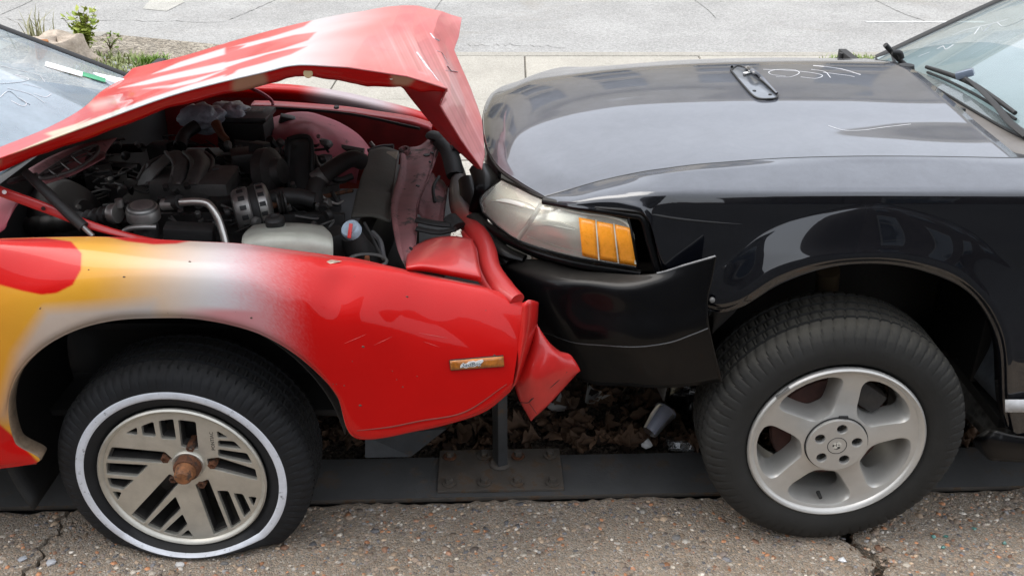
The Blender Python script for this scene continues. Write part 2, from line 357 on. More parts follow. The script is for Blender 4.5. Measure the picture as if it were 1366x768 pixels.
def flat(name, x0, x1, y0, y1, z, m, parent=None, h=.12, bev=.006, jit=0):
    o = box(name, ((x0 + x1) / 2, (y0 + y1) / 2, z - h / 2), (x1 - x0, y1 - y0, h), m, parent, bev=bev)
    return o
ZR = -.12                                                     # road level below the kerb top
S = 400.0
struct(mesh('ground', [(-S, -S, -.30), (S, -S, -.30), (S, S, -.30), (-S, S, -.30)], [(0, 1, 2, 3)], G['soil'], smooth=False))
struct(mesh('road', [(-60, 7.3, ZR), (60, 7.3, ZR), (60, 17.2, ZR), (-60, 17.2, ZR)], [(0, 1, 2, 3)], G['asphalt'], smooth=False))
struct(mesh('parking_lot', [(-30, -14, -.02), (30, -14, -.02), (30, 1.26, -.02), (-30, 1.26, -.02)], [(0, 1, 2, 3)], G['dasphalt'], smooth=False))
# near slab: three panels with a broken back edge, split where the photo shows a crack and a leaf-filled joint
pL, pR = UZ(0, 681), UZ(1366, 651)
def edge_y(X): return pL[1] + (X - pL[0]) / (pR[0] - pL[0]) * (pR[1] - pL[1])
slab = struct(mesh('concrete_slab', [(-3.2, 1.25, -.16), (3.2, 1.25, -.16), (3.2, 2.06, -.16), (-3.2, 2.06, -.16)], [(0, 1, 2, 3)], G['soil'], smooth=False))
def crack_x(k, Y):                                            # crack lines running towards the camera
    if k == 0: return -3.2
    if k == 3: return 3.2
    if k == 1: return UZ(70, 715)[0] + .012 * math.sin(Y * 47) + .007 * math.sin(Y * 131) + (2.1 - Y) * -.03
    return UZ(1152, 745)[0] + .02 * math.sin(Y * 31 + 1) + .008 * math.sin(Y * 90) + (Y - 2.0) * -.12
for k in range(3):
    ys = np.linspace(1.2, 1, 2); NX, NY = 120 if k == 1 else 60, 70; V = []
    ga, gb = (.0 if k == 0 else (.004 if k == 1 else .017)), (.0 if k == 2 else (.004 if k == 0 else .017))
    for j in range(NY + 1):
        for i in range(NX + 1):
            s, tt = i / NX, j / NY; Yb = 1.25 + tt * .9
            xa, xb = crack_x(k, Yb) + ga, crack_x(k + 1, Yb) - gb
            X = xa + s * (xb - xa)
            ye = edge_y(X) + .003 * math.sin(X * 53) + .003 * math.sin(X * 117 + 1) + .003 * math.sin(X * 231) + .005 * math.sin(X * 17 + 2)
            Y = 1.25 + tt ** .8 * (ye - 1.25)
            ed = min((ye - Y) / .02, 1); es = min(min(X - xa, xb - X) / .012, 1) if 0 < k else 1
            z = -.006 * (1 - ed) ** 2 - .006 * (1 - max(0, es)) ** 2 + .0015 * math.sin(X * 41 + Y * 23) * math.sin(Y * 37 - X * 13)
            V.append((X, Y, z))
    C = NX + 1; f = gfaces(NY + 1, C); n0 = len(V)
    rim = [NY * C + i for i in range(C)]
    for i in rim: V.append((V[i][0], V[i][1] + .004, -.16))
    f += [(rim[i], rim[i + 1], n0 + i + 1, n0 + i) for i in range(NX)]
    for side in (0, NX):
        ids = [j * C + side for j in range(NY + 1)]; n1 = len(V)
        for i in ids: V.append((V[i][0], V[i][1], -.16))
        f += [(ids[j], ids[j + 1], n1 + j + 1, n1 + j) for j in range(NY)]
    mesh('slab_panel', V, f, G['agg'], slab, auto=50)
# pebbles of the worn surface, far too many to count: one object
ico = bmesh.new(); bmesh.ops.create_icosphere(ico, subdivisions=1, radius=1); IV = np.array([v.co[:] for v in ico.verts]); IF = np.array([[v.index for v in f.verts] for f in ico.faces]); ico.free()
NP = 15000
u = RNG.random((NP, 2)); Yp = 1.56 + u[:, 1] * .62; Xp = (u[:, 0] - .5) * 2.9
ok = Yp < np.array([edge_y(x) for x in Xp]) - .014
cx1, cx2 = np.array([crack_x(1, y) for y in Yp]), np.array([crack_x(2, y) for y in Yp])
ok &= (abs(Xp - cx1) > .009) & (abs(Xp - cx2) > .024)
Xp, Yp = Xp[ok], Yp[ok]; n = len(Xp)
r = .0020 + .0048 * RNG.random(n) ** 2.4 + .006 * (RNG.random(n) > .965)
pal = np.array([(.20, .15, .11), (.26, .19, .13), (.15, .12, .10), (.30, .26, .21), (.115, .11, .11), (.30, .14, .07), (.38, .34, .29), (.22, .12, .075), (.17, .16, .15)])
wts = np.array([.22, .19, .16, .12, .10, .06, .05, .05, .05]); pc = pal[RNG.choice(len(pal), n, p=wts)] * 1.6 * (.55 + .8 * RNG.random((n, 1)))
ang = RNG.random(n) * 6.28; sx = r * (1 + .5 * RNG.random(n)); sy = r * (.8 + .3 * RNG.random(n)); sz = np.minimum(r * .55, .0034)
W = IV[None] * np.stack([sx, sy, sz], 1)[:, None]
ca, sa = np.cos(ang)[:, None], np.sin(ang)[:, None]
W = np.stack([W[..., 0] * ca - W[..., 1] * sa, W[..., 0] * sa + W[..., 1] * ca, W[..., 2]], -1) * (1 + .14 * RNG.normal(size=(n, len(IV), 1)))
W += np.stack([Xp, Yp, -.0006 + 0 * Xp], 1)[:, None]
stuff(mesh('pebble', W.reshape(-1, 3), (IF[None] + (np.arange(n) * len(IV))[:, None, None]).reshape(-1, 3).tolist(), G['peb'], slab, col=np.repeat(pc, len(IV), 0)))
# loose stones that stand out on the slab
for i, (x, y, s, cc, lb) in enumerate([(30, 746, .010, (.35, .36, .38), 'small pale grey stone lying beside the flat whitewall tyre'), (69, 750, .011, (.42, .42, .43), 'flat light grey stone lying at the slab crack'),
                           (240, 753, .010, (.55, .53, .50), 'whitish broken stone under the flat tyre edge'), (1124, 747, .010, (.70, .70, .70), 'white plastic chip lying beside the leaf-filled joint')]):
    p = UZ(x, y, .002); Wv = IV * np.array([s * 1.3, s, s * .55]) * (1 + .18 * RNG.normal(size=(len(IV), 1))) + p + [0, 0, .002]
    tag(mesh('stone', Wv, IF.tolist(), mat('loose_stone', cc, .8, var=.3, vs=80), loc=p, smooth=False), lb, 'stone')
# soil bed between slab and sidewalk
GX, GY = 60, 40; V = []
for j in range(GY + 1):
    for i in range(GX + 1):
        X = -3.5 + 7 * i / GX; Y = 2.12 + 2.35 * j / GY
        V.append((X, Y, -.10 + (.07 if Y > 2.4 else 0) + .012 * math.sin(X * 7 + Y * 5) * math.sin(Y * 9 - X * 3)))
struct(mesh('soil_bed', V, gfaces(GY + 1, GX + 1), G['soil']))
# sidewalk of separate concrete panels over dirt-filled joints
walk = struct(flat('sidewalk', -14, 14, 4.45, 7.40, -.012, G['joint'], bev=0, h=.2))
PW, PD = 1.30, 1.17
pan = None
for i in range(-8, 9):
    for j in range(2):
        x0 = .095 + i * PW; y0 = 7.40 - (j + 1) * PD - .10
        if i in (-4, -3) and j == 0 and True: continue          # tree pit
        if pan is None:
            pan = box('sidewalk_panel', (0, 0, 0), (PW - .012, PD - .012, .10), G['walk'], walk, bev=.006)
            q = pan
        else:
            q = pan.copy(); link(q, walk)
        q.location = (x0 + PW / 2 - walk.location[0], y0 + PD / 2 - walk.location[1], -.05 - walk.location[2] + random.uniform(-.003, .003))
for i in range(-5, 6):
    q = pan.copy(); link(q, walk); q.location = (.095 + (i + .5) * PW, 7.40 - 2.5 * PD - .10 + .0, -.051)
kerb = struct(flat('kerb', -2.36, 14, 7.31, 7.43, .0, G['kerb'], h=.22, bev=.015))
struct(flat('kerb', -14, -3.3, 7.9, 8.06, .02, G['kerb'], h=.24, bev=.02))
bump_out = struct(flat('sidewalk', -14, -3.9, 7.30, 7.9, .0, G['walk'], h=.2))
struct(mesh('tree_pit', [(-3.9, 6.0, .006), (-2.25, 6.0, .006), (-2.25, 7.6, .012), (-3.3, 8.0, .012), (-3.9, 8.0, .012)], [(0, 1, 2, 3, 4)], ground_mat('pale_pit_soil', (.20, .17, .13), (.36, .32, .26), 6, 60, .5, bmp=.02), smooth=False))
# painted line, patch and cracks on the road
a, b_ = UZ(1155, 30, ZR), UZ(1300, 27, ZR)
lm = struct(mesh('lane_line', [(a[0], a[1] - .03, ZR + .004), (b_[0] + .05, a[1] - .03, ZR + .004), (b_[0] + .05, a[1] + .035, ZR + .004), (a[0], a[1] + .035, ZR + .004)], [(0, 1, 2, 3)], G['paint_white'], smooth=False))
pp = [UZ(x, y, ZR + .004) for x, y in ((190, 12), (222, 15), (246, 3), (236, -6), (205, -6))]
struct(mesh('road_patch', pp, [(0, 1, 2, 3, 4)], ground_mat('pale_patch', (.33, .32, .285), (.40, .385, .35), 6, 120, .2), smooth=False))
crk = mat('crack_dirt', (.17, .165, .155), .95, var=.3)  # dull grey for the thin strips that draw the road cracks
def crack(pts, w=.012):
    P = crom([UZ(x, y, ZR + .003) for x, y in pts], 14); nn = len(P); V = []
    for i, p in enumerate(P):
        o = .05 * math.sin(i * 2.1) * math.sin(i * .7 + 1) ; ww = .6 * w * (.3 + .7 * abs(math.sin(i * 1.3)))
        V += [(p[0] - ww, p[1] + o - ww, p[2]), (p[0] + ww, p[1] + o + ww, p[2])]
    struct(mesh('road_crack', V, [(2 * i, 2 * i + 1, 2 * i + 3, 2 * i + 2) for i in range(nn - 1)], crk, smooth=False))
crack([(0, 20), (40, 2), (48, -8)], .010); crack([(305, 27), (345, 10), (380, -6)], .010); crack([(575, 20), (592, -4)], .010)
crack([(920, -5), (945, 14), (956, 26)], .008); crack([(1160, -4), (1200, 16), (1240, 30)], .009); crack([(0, 26), (120, 27), (300, 30)], .008)
crack([(620, 61), (680, 60), (760, 64)], .006)
# far side of the street
struct(flat('sidewalk', -60, 60, 17.2, 20.0, .02, G['walk'], h=.3))
def building(name, label, x0, x1, y0, y1, z1, mt, floors, nwin, face, ww=1.1, hh=1.6, z0=-.1, trim=None):
    o = thing(name, label, 'building', ((x0 + x1) / 2, (y0 + y1) / 2, z0))
    box('wall', ((x0 + x1) / 2, (y0 + y1) / 2, (z0 + z1) / 2), (x1 - x0, y1 - y0, z1 - z0), mt, o, bev=.02)
    yf = y0 if face < 0 else y1
    box('cornice', ((x0 + x1) / 2, yf + face * .12, z1 - .18), (x1 - x0 + .3, .35, .30), trim or mt, o, bev=.03)
    wg = mat('window_pane', (.03, .045, .06), .06, var=.2, coat=1); wf = mat('window_frame', (.20, .20, .19), .6)
    for fz in floors:
        for k in range(nwin):
            xc = x0 + (k + .5) * (x1 - x0) / nwin
            w = box('window', (xc, yf + face * .015, fz), (ww + .16, .10, hh + .16), wf, o, bev=.01)
            box('pane', (xc, yf + face * .05, fz), (ww, .08, hh), wg, w, bev=.005)
            box('mullion', (xc, yf + face * .09, fz), (ww, .03, .06), wf, w, bev=.004)
            box('sill', (xc, yf + face * .09, fz - hh / 2 - .15), (ww + .4, .24, .12), trim or mt, w, bev=.01)
    return o
building('stone_building', 'sandy stone building with dark windows across the street', -9, 26, 20.0, 28, 8.3, G['stone'], (2.0, 4.3, 6.7), 12, -1, 1.3, 1.5)
building('ochre_building', 'taller ochre building with small windows across the street corner', -30, -10.5, 20.6, 30, 9.2, ground_mat('ochre_facade', (.36, .29, .15), (.45, .37, .21), 1, 30, .1), (2.0, 4.6, 7.2), 9, -1, 1.0, 1.4)
building('brick_building', 'dark brick building facing the parked wrecks from the lot side', 6.5, 30, -26, -15.0, 9.5, G['brick'], (2.0, 5.4, 9.0), 8, 1, 1.3, 1.8)

building('sky_block_building', 'added dark block behind the lot keeping sky reflections off the red fender', -30, .6, -24, -12.0, 12.0, ground_mat('sky_block_facade', (.06, .055, .05), (.095, .09, .08), 1, 12, .2), (2.0, 5.4, 8.8), 9, 1, 1.2, 1.6)  # added unseen block, tall enough to keep sky reflections off the red fender
# ------------------------------------------------------------------ tree stump, shrub and grass by the kerb
def leaf_mat(name, c1, c2, rough=.6, trans=.25):
    m, t, b = nt(name); g = N(t, 'ShaderNodeNewGeometry')
    c = ramp(t, g.outputs['Random Per Island'], 0, 1, (*c1, 1), (*c2, 1))
    c = mix(t, 1.0, c, ramp(t, noise(t, 60, 4), .3, .7, (.7, .7, .7, 1), (1.2, 1.2, 1.2, 1)), 'MULTIPLY')
    t.links.new(c, b.inputs['Base Color']); b.inputs['Roughness'].default_value = rough; b.inputs['Specular IOR Level'].default_value = .3
    if trans: b.inputs['Transmission Weight'].default_value = 0
    return m
sp = UZ(82, 84, .01); sp = np.array([sp[0], sp[1], .008]); V = []; NS = 40
prof = [(.0, .30), (.03, .24), (.08, .20), (.14, .185), (.19, .18), (.195, .165), (.18, .10), (.175, .0)]
for (z, r) in prof:
    for k in range(NS):
        a = 2 * math.pi * k / NS; lob = 1 + (.22 * math.exp(-z / .06)) * math.sin(a * 4 + 1) + .05 * math.sin(a * 9)
        V.append(sp + np.array([r * lob * math.cos(a), r * lob * math.sin(a) * .8, z + .02 * math.sin(a * 3 + 2) * (z > .1)]))
stump = thing('tree_stump', 'weathered pale tree stump rotting in the soil by the kerb', 'stump', sp)
mesh('trunk', V, gfaces(len(prof), NS, wrap_c=True), mat('stump_bark', (.40, .33, .26), .9, var=.4, vs=20, bmp=.01, bs=40), stump)
p = sp + np.array([-.03, -.10, .0])
box('rotten_wood', p + np.array([-.02, -.04, .13]), (.09, .05, .14), mat('rotten_wood', (.34, .14, .05), .9, var=.5, vs=30, bmp=.01, bs=60), stump, rot=(.1, .1, .5), bev=.012)
def leafy(name, label, cat, base, stems, nleaf, size, spread, height, c1, c2, stemcol=(.12, .09, .05)):
    o = thing(name, label, cat, base); lm = leaf_mat(name + '_leaf', c1, c2); LV, LF = [], []
    for s in range(stems):
        a = random.uniform(0, 6.28); d = random.uniform(.2, 1) * spread; h = height * random.uniform(.55, 1)
        tip = np.array(base) + [d * math.cos(a), d * math.sin(a) * .6, h]; mid = np.array(base) + [d * .3 * math.cos(a), d * .3 * math.sin(a), h * .55]
        P = np.array([np.array(base), mid, tip]); tube('stem', P, [.006, .004, .0015], mat_stem, o, n=5, sub=5)
        Q = crom(P, 12)
        for k in range(nleaf):
            q = Q[random.randint(7, len(Q) - 1)] + np.array([random.gauss(0, .018) for _ in range(3)])
            L = size * random.uniform(.6, 1.25); th = random.uniform(0, 6.28); el = random.uniform(-.3, .9)
            d1 = np.array([math.cos(th) * math.cos(el), math.sin(th) * math.cos(el), math.sin(el)]); d2 = np.cross(d1, [random.gauss(0, .4), random.gauss(0, .4), 1]); d2 /= np.linalg.norm(d2)
            d3 = np.cross(d1, d2); i0 = len(LV)
            for (s1, s2, s3) in ((0, 0, 0), (.3, .28, .05), (.65, .30, .04), (1, 0, -.08), (.65, -.30, .04), (.3, -.28, .05), (.5, 0, -.04)):
                LV.append(q + L * (s1 * d1 + s2 * d2 + s3 * d3))
            LF += [(i0, i0 + 1, i0 + 6), (i0 + 1, i0 + 2, i0 + 6), (i0 + 2, i0 + 3, i0 + 6), (i0 + 3, i0 + 4, i0 + 6), (i0 + 4, i0 + 5, i0 + 6), (i0 + 5, i0, i0 + 6)]
    mesh('crown', LV, LF, lm, o); return o
mat_stem = mat('shrub_stem', (.14, .10, .06), .8)
p = UZ(118, 75, .012); leafy('shrub', 'small yellow green leafy shrub sprouting beside the tree stump', 'shrub', p, 14, 22, .05, .13, .36, (.20, .28, .035), (.42, .46, .10))
p = UZ(148, 68, .012); leafy('weed', 'low leafy weed sprig right next to the yellow green shrub', 'weed', p, 5, 8, .035, .10, .17, (.15, .22, .05), (.28, .32, .10))
def grass(label, pts, n, h, spread, c1=(.10, .20, .03), c2=(.24, .34, .07)):
    V, Fc = [], []; base = UZ(*pts[0], .01); gm = leaf_mat('grass_blade', c1, c2)
    for i in range(n):
        q = UZ(*pts[random.randrange(len(pts))], .01) + np.array([random.gauss(0, spread), random.gauss(0, spread * .6), 0]); a = random.uniform(0, 6.28); hh = h * random.uniform(.4, 1.1)
        l = hh * random.uniform(.2, .9); w = .004 + .004 * random.random(); s = np.array([math.sin(a), -math.cos(a), 0]) * w; d = np.array([math.cos(a), math.sin(a), 0]) * l; i0 = len(V)
        V += [q - s, q + s, q + d * .4 + [0, 0, hh * .7] - s * .7, q + d * .4 + [0, 0, hh * .7] + s * .7, q + d + [0, 0, hh]]
        Fc += [(i0, i0 + 1, i0 + 3, i0 + 2), (i0 + 2, i0 + 3, i0 + 4)]
    return tag(stuff(mesh('grass', V, Fc, gm, loc=base)), label, 'grass')
grass('bright green grass tuft at the kerb edge past the stump', [(205, 90), (212, 88), (198, 91)], 260, .085, .035)
grass('short sparse grass in the soil around the tree stump', [(120, 96), (135, 97), (150, 95), (172, 94), (165, 85), (130, 88), (185, 93), (178, 80), (155, 78), (112, 84)], 900, .05, .11, (.16, .20, .06), (.34, .36, .17))
grass('thin dry grass stalks standing behind the tree stump', [(55, 66), (48, 64), (62, 68)], 45, .30, .05, (.18, .18, .08), (.34, .32, .18))
grass('green grass strip at the sidewalk edge behind the black hood', [(1120, 84), (1140, 83), (1160, 84), (1185, 84)], 420, .05, .09, (.16, .22, .06), (.34, .40, .16))
# rubble in the tree pit
for i in range(26):
    q = UZ(random.uniform(105, 185), random.uniform(76, 97), .012); s = random.uniform(.012, .035)
    o = mesh('stone_chunk', IV * np.array([s * 1.2, s, s * .6]) * (1 + .2 * RNG.normal(size=(len(IV), 1))) + q + [0, 0, s * .35], IF.tolist(), MT['grit'] if i % 2 else G['kerb'], loc=q, smooth=False)
    tag(o, 'small grey stone chunk lying in the soil beside the tree stump', 'stone', 'stone chunks in the tree pit')

# ------------------------------------------------------------------ leaf litter behind the beam
def leaf_shape(seed, lobes):
    r = random.Random(seed); n = 10; rows = [[], [], [], [], []]; arch = r.uniform(.3, 1.3) * r.choice((1, 1, -.6)); twist = r.uniform(-1.2, 1.2); cu = r.uniform(.5, 1.5)
    for i in range(n):
        s = i / (n - 1); w = .30 * math.sin(math.pi * min(1, .03 + s * .97)) ** .8 * (1 + (lobes * math.sin(s * 15 + seed) if 0 < i < n - 1 else 0)); z0 = arch * (s - .5) ** 2; tw = twist * (s - .5)
        for k, v in enumerate((-1, -.5, 0, .5, 1)):
            y = w * v; z = cu * abs(y) ** 1.4 * 2.2 + r.uniform(-.02, .02); rows[k].append((s - .5, y * math.cos(tw) - z * math.sin(tw), z0 + z * math.cos(tw) + y * math.sin(tw)))
    return np.array(sum(rows, [])), gfaces(5, n)
LS = [leaf_shape(i, .10 + .25 * (i % 2)) for i in range(8)]
LIT = leaf_mat('dead_leaf', (.012, .007, .005), (.17, .10, .06), .7, 0)
V, Fc = [], []
for i in range(5200):
    X = random.uniform(-1.7, 1.8); Y = 2.40 + 1.6 * random.random() ** 1.3; sv, sf = LS[i % 8]; s = random.uniform(.022, .055)
    R_ = np.array(Euler((random.gauss(0, .45), random.gauss(0, .45), random.uniform(0, 6.28))).to_matrix()); z = -.030 + .045 * random.random() + .012 * math.sin(X * 7 + Y * 5)
    i0 = len(V); V += (sv * s @ R_.T + [X, Y, z]).tolist(); Fc += [tuple(k + i0 for k in q) for q in sf]
stuff(tag(mesh('leaf_litter', V, Fc, LIT), 'bed of dead brown leaves on the soil behind the steel beam', 'leaves'))
big = [mesh('dead_leaf', LS[k][0] * .062, LS[k][1], LIT) for k in range(4)]
for i in range(44):
    o = big[i] if i < 4 else big[i % 4].copy()
    if i >= 4: link(o)
    q = UZ(random.uniform(560, 930) if i < 38 else random.uniform(440, 560), random.uniform(535, 598), .02); k = random.uniform(.6, 1.25)
    o.location = q + np.array([0, 0, .012]); o.scale = (k,) * 3; o.rotation_euler = (random.gauss(0, .35), random.gauss(0, .35), random.uniform(0, 6.28))
    tag(o, 'curled brown dead leaf lying on top of the leaf litter', 'leaf', 'loose leaves on the litter')
# leaves stuck in the slab joint
for i in range(16):
    o = big[i % 4].copy(); link(o); Yq = 2.02 - i * .026; q = np.array([crack_x(2, Yq), Yq, -.012])
    o.location = q; k = random.uniform(.25, .5); o.scale = (k,) * 3; o.rotation_euler = (random.gauss(0, .5), random.gauss(0, .5), random.uniform(0, 6.28))
    tag(o, 'small brown leaf wedged in the slab joint under the black car wheel', 'leaf', 'leaves in the slab joint')
q = UZ(783, 545, .02)
GL = mat('pale_grey_leaf', (.30, .29, .27), .7, var=.2)
for (x, y, s, rz, lb) in ((785, 533, .11, 1.2, 'pale grey crumpled leaf standing up in the litter'), (745, 545, .08, .3, 'pale grey flat leaf near the torn red bumper tip'), (838, 590, .10, .2, 'large tan curled leaf lying close behind the steel beam')):
    q = UZ(x, y, .03); sv, sf = LS[1]
    o = mesh('dead_leaf', sv * s, sf, GL if 'grey' in lb else LIT); o.location = q; o.rotation_euler = (.5, .2, rz); tag(o, lb, 'leaf')

# ------------------------------------------------------------------ steel beam
bl, br = UZ(0, 676, -.004), UZ(1366, 648, -.004)
yaw = math.atan2(br[1] - bl[1], br[0] - bl[0]); ex = np.array([math.cos(yaw), math.sin(yaw), 0]); ey = np.array([-math.sin(yaw), math.cos(yaw), 0])
ZB = -.004; BW = .185; b0 = UZ(667, 661, ZB)
beam = thing('steel_beam', 'long rusty dark steel beam lying behind the slab under both cars', 'beam', (b0[0], b0[1] + BW / 2, -.11))
def bpos(x, y, z=ZB): return UZ(x, y, z)
pc_ = b0 + ey * BW / 2
box('flange', pc_ + np.array([0, 0, -.007]), (5.0, BW, .014), MT['steel'], beam, rot=(0, 0, yaw), bev=.003)
box('web', pc_ + np.array([0, 0, -.06]), (5.0, .02, .09), MT['steel'], beam, rot=(0, 0, yaw), bev=.002)
box('bottom_flange', pc_ + np.array([0, 0, -.10]), (5.0, BW - .02, .012), MT['steel'], beam, rot=(0, 0, yaw), bev=.002)
box('rusty_edge', pc_ - ey * (BW / 2 + .0015) + np.array([0, 0, -.0075]), (5.0, .004, .012), MT['rustplate'], beam, rot=(0, 0, yaw), bev=.001)
c4 = [bpos(578, 659), bpos(758, 656), bpos(753, 601), bpos(580, 603)]; pcn = sum(c4) / 4
pl = box('splice_plate', pcn + np.array([0, 0, .006]), (.355, BW + .004, .010), MT['rustplate'], beam, rot=(0, 0, yaw), bev=.002)
hexo = [(.0115 * math.cos(k * math.pi / 3), .0115 * math.sin(k * math.pi / 3)) for k in range(6)]
for i, (x, y) in enumerate([(600, 609), (646, 608), (691, 608), (734, 607), (599, 644), (646, 643), (690, 643), (737, 643)]):
    q = UZ(x, y, .011)
    w = lathe('washer', [(0, .020), (.003, .0195), (.0035, .010)], q, (0, 0, 1), MT['rust'] if i in (0, 2) else MT['rustplate'], pl, seg=20)
    plate('bolt_head', [hexo], q + np.array([0, 0, .009]), (math.cos(i), math.sin(i), 0), (-math.sin(i), math.cos(i), 0), .013, MT['rustplate'], pl, bev=.0012)
q = UZ(667, 625, .011)
box('post', q + np.array([0, .028, .17]), (.029, .048, .36), MT['steel'], beam, rot=(0, 0, yaw + .35), bev=.003)
lathe('weld_bead', [(0, .034), (.006, .028), (.008, .02)], q + np.array([0, .028, 0]), (0, 0, 1), MT['rustplate'], beam, seg=14)
g4 = [U(487, 581, 2.33), U(595, 572, 2.36), U(548, 609, 2.34), U(487, 610, 2.31)]
V = [p for p in g4] + [p + np.array([0, .012, 0]) for p in g4]
mesh('gusset_plate', V, [(0, 1, 2, 3), (7, 6, 5, 4), (0, 4, 5, 1), (1, 5, 6, 2), (2, 6, 7, 3), (3, 7, 4, 0)], MT['steel'], beam, smooth=False)

# ------------------------------------------------------------------ litter things
q = UZ(866, 588, .03); ax = np.array([.55, .55, .42]); ax /= np.linalg.norm(ax)
cb = U(866, 577, q[1])
def crumple(V): return V + .004 * np.stack([vnoise(V, 60, 1), vnoise(V, 60, 2), vnoise(V, 60, 3)], 1)
cup = thing('plastic_cup', 'crumpled translucent plastic cup lying in the leaves behind the beam', 'cup', cb)
lathe('cup_wall', [(0, .0), (0, .021), (.004, .0225), (.05, .029), (.085, .034), (.088, .0355), (.085, .036), (.083, .034)], cb, ax, MT['cup'], cup, seg=28, mod=crumple, auto=60)
q = UZ(862, 597, .01); tv = IV * np.array([.022, .018, .022]) * (1 + .3 * RNG.normal(size=(len(IV), 1))) + q + [0, 0, .012]
tag(mesh('tissue', tv, IF.tolist(), MT['paper'], loc=q, smooth=False), 'crumpled off-white tissue scrap lying under the plastic cup', 'tissue')
G_ = np.array([[UZ(893, 600, .0), UZ(925, 603, .0)], [UZ(888, 585, .02), UZ(930, 590, .03)]])
o, _ = sheet('plastic_shard', G_, MT['clear'], None, 4, 4, thick=.001, loc=UZ(905, 600, 0)); tag(o, 'clear plastic shard leaning on the leaves beside the black tyre', 'plastic shard')
q = UZ(925, 560, .0); bm = bmesh.new(); bmesh.ops.create_icosphere(bm, subdivisions=4, radius=1); bv = np.array([v.co[:] for v in bm.verts]); bf = [tuple(v.index for v in f.verts) for f in bm.faces]; bm.free()
bv = bv * (1 + .22 * np.abs(vnoise(bv, 4, 3))[:, None] + .10 * np.abs(vnoise(bv, 11, 5))[:, None]) * np.array([.11, .13, .085]) + q + [.06, .10, .06]
tag(mesh('trash_bag', bv, bf, MT['bagblk'], loc=q), 'black crumpled trash bag on the leaves behind the black tyre', 'bag')
for i in range(5):
    q = UZ(random.uniform(1225, 1345), random.uniform(700, 750), .002) if i else UZ(1245, 716, .002)
    s = .007; tag(mesh('glass_fragment', IV * np.array([s, s * .8, s * .6]) * (1 + .25 * RNG.normal(size=(len(IV), 1))) + q + [0, 0, s * .4], IF.tolist(), mat('green_glass', (.10, .24, .20), .15, coat=1), loc=q, smooth=False),
        'tiny green glass fragment lying on the slab behind the black wheel', 'glass fragment', 'glass fragments on the slab')

# ------------------------------------------------------------------ wheels
def tyre(parent, c, Rr, width, rim_r, m, sip=7, seg=504, flat_z=None, grooves=(.25, .42, .58, .75), name='tyre'):
    """c = hub centre on the outer sidewall plane, axis along +Y into the car"""
    w = width; bead = rim_r + .003
    prof = [(.030, bead - .012), (.014, bead), (.006, bead + .008), (.0015, bead + .022), (.0, bead + .040), (.0008, bead + .055), (.004, Rr - .040), (.0045, Rr - .038), (.008, Rr - .030), (.0085, Rr - .029), (.016, Rr - .016), (.026, Rr - .007), (.036, Rr - .003)]
    for g in grooves:
        y = g * w; prof += [(y - .006, Rr), (y - .0045, Rr - .007), (y + .0045, Rr - .007), (y + .006, Rr)]
    prof += [(w - .036, Rr - .003), (w - .020, Rr - .010), (w - .006, Rr - .035), (w, Rr - .07), (w - .01, bead)]
    V = np.zeros((len(prof), seg, 3)); th = 2 * math.pi * np.arange(seg) / seg; k = np.arange(seg)
    for i, (y, r) in enumerate(prof):
        rr = np.full(seg, r, float); yy = np.full(seg, y, float)
        if 9 < i < len(prof) - 3:                            # tread blocks: narrow cross cuts, staggered rib by rib
            ph = int(y / w * 17); cut = ((k + ph) % sip == 0); rr = rr - np.where(cut, .0045, 0)
        if 6 <= i <= 11: yy = yy + np.where((k % sip) == 0, .0022, 0)
        V[i, :, 0] = c[0] + rr * np.cos(th); V[i, :, 2] = c[2] + rr * np.sin(th); V[i, :, 1] = c[1] + yy
    V = V.reshape(-1, 3)
    if flat_z is not None: V = flatten(V, c, flat_z)
    return mesh(name, V, gfaces(len(prof), seg, wrap_c=True), m, parent, auto=32)
def flatten(V, c, z0, RR=.207, TR=.318):
    """let the air out: towards the ground the sidewall is squeezed between rim and slab and bulges outwards"""
    V = V.copy(); dx, dz = V[:, 0] - c[0], V[:, 2] - c[2]; r = np.hypot(dx, dz); sn = np.where(r > 1e-6, -dz / r, 0)
    g = np.where(sn > .2, (c[2] - z0) / np.maximum(sn, .2), 9.0); k = np.clip((g - RR) / (TR - RR), .06, 1); q = np.clip((r - RR) / (TR - RR), 0, 1.02)
    k = np.minimum(1, k)
    r2 = np.where(r > RR, RR + (r - RR) * k, r); f = np.where(r > 1e-6, r2 / np.maximum(r, 1e-6), 1)
    V[:, 0] = c[0] + dx * f * (1 + .04 * (1 - k) * (q > 0)); V[:, 2] = np.maximum(c[2] + dz * f, z0 - .004)
    out = np.clip(1.15 - (V[:, 1] - c[1]) / .05, 0, 1)
    V[:, 1] -= .050 * (1 - k) * np.sin(np.clip(q, 0, 1) * math.pi * .75) * out; return V

# ------------------------------------------------------------------ black car
car = thing('black_car', 'black coupe with hazed headlight and bent bumper cover rammed nose to nose into red car', 'car', (.9, 2.93, 0))
NEAR = 2.0
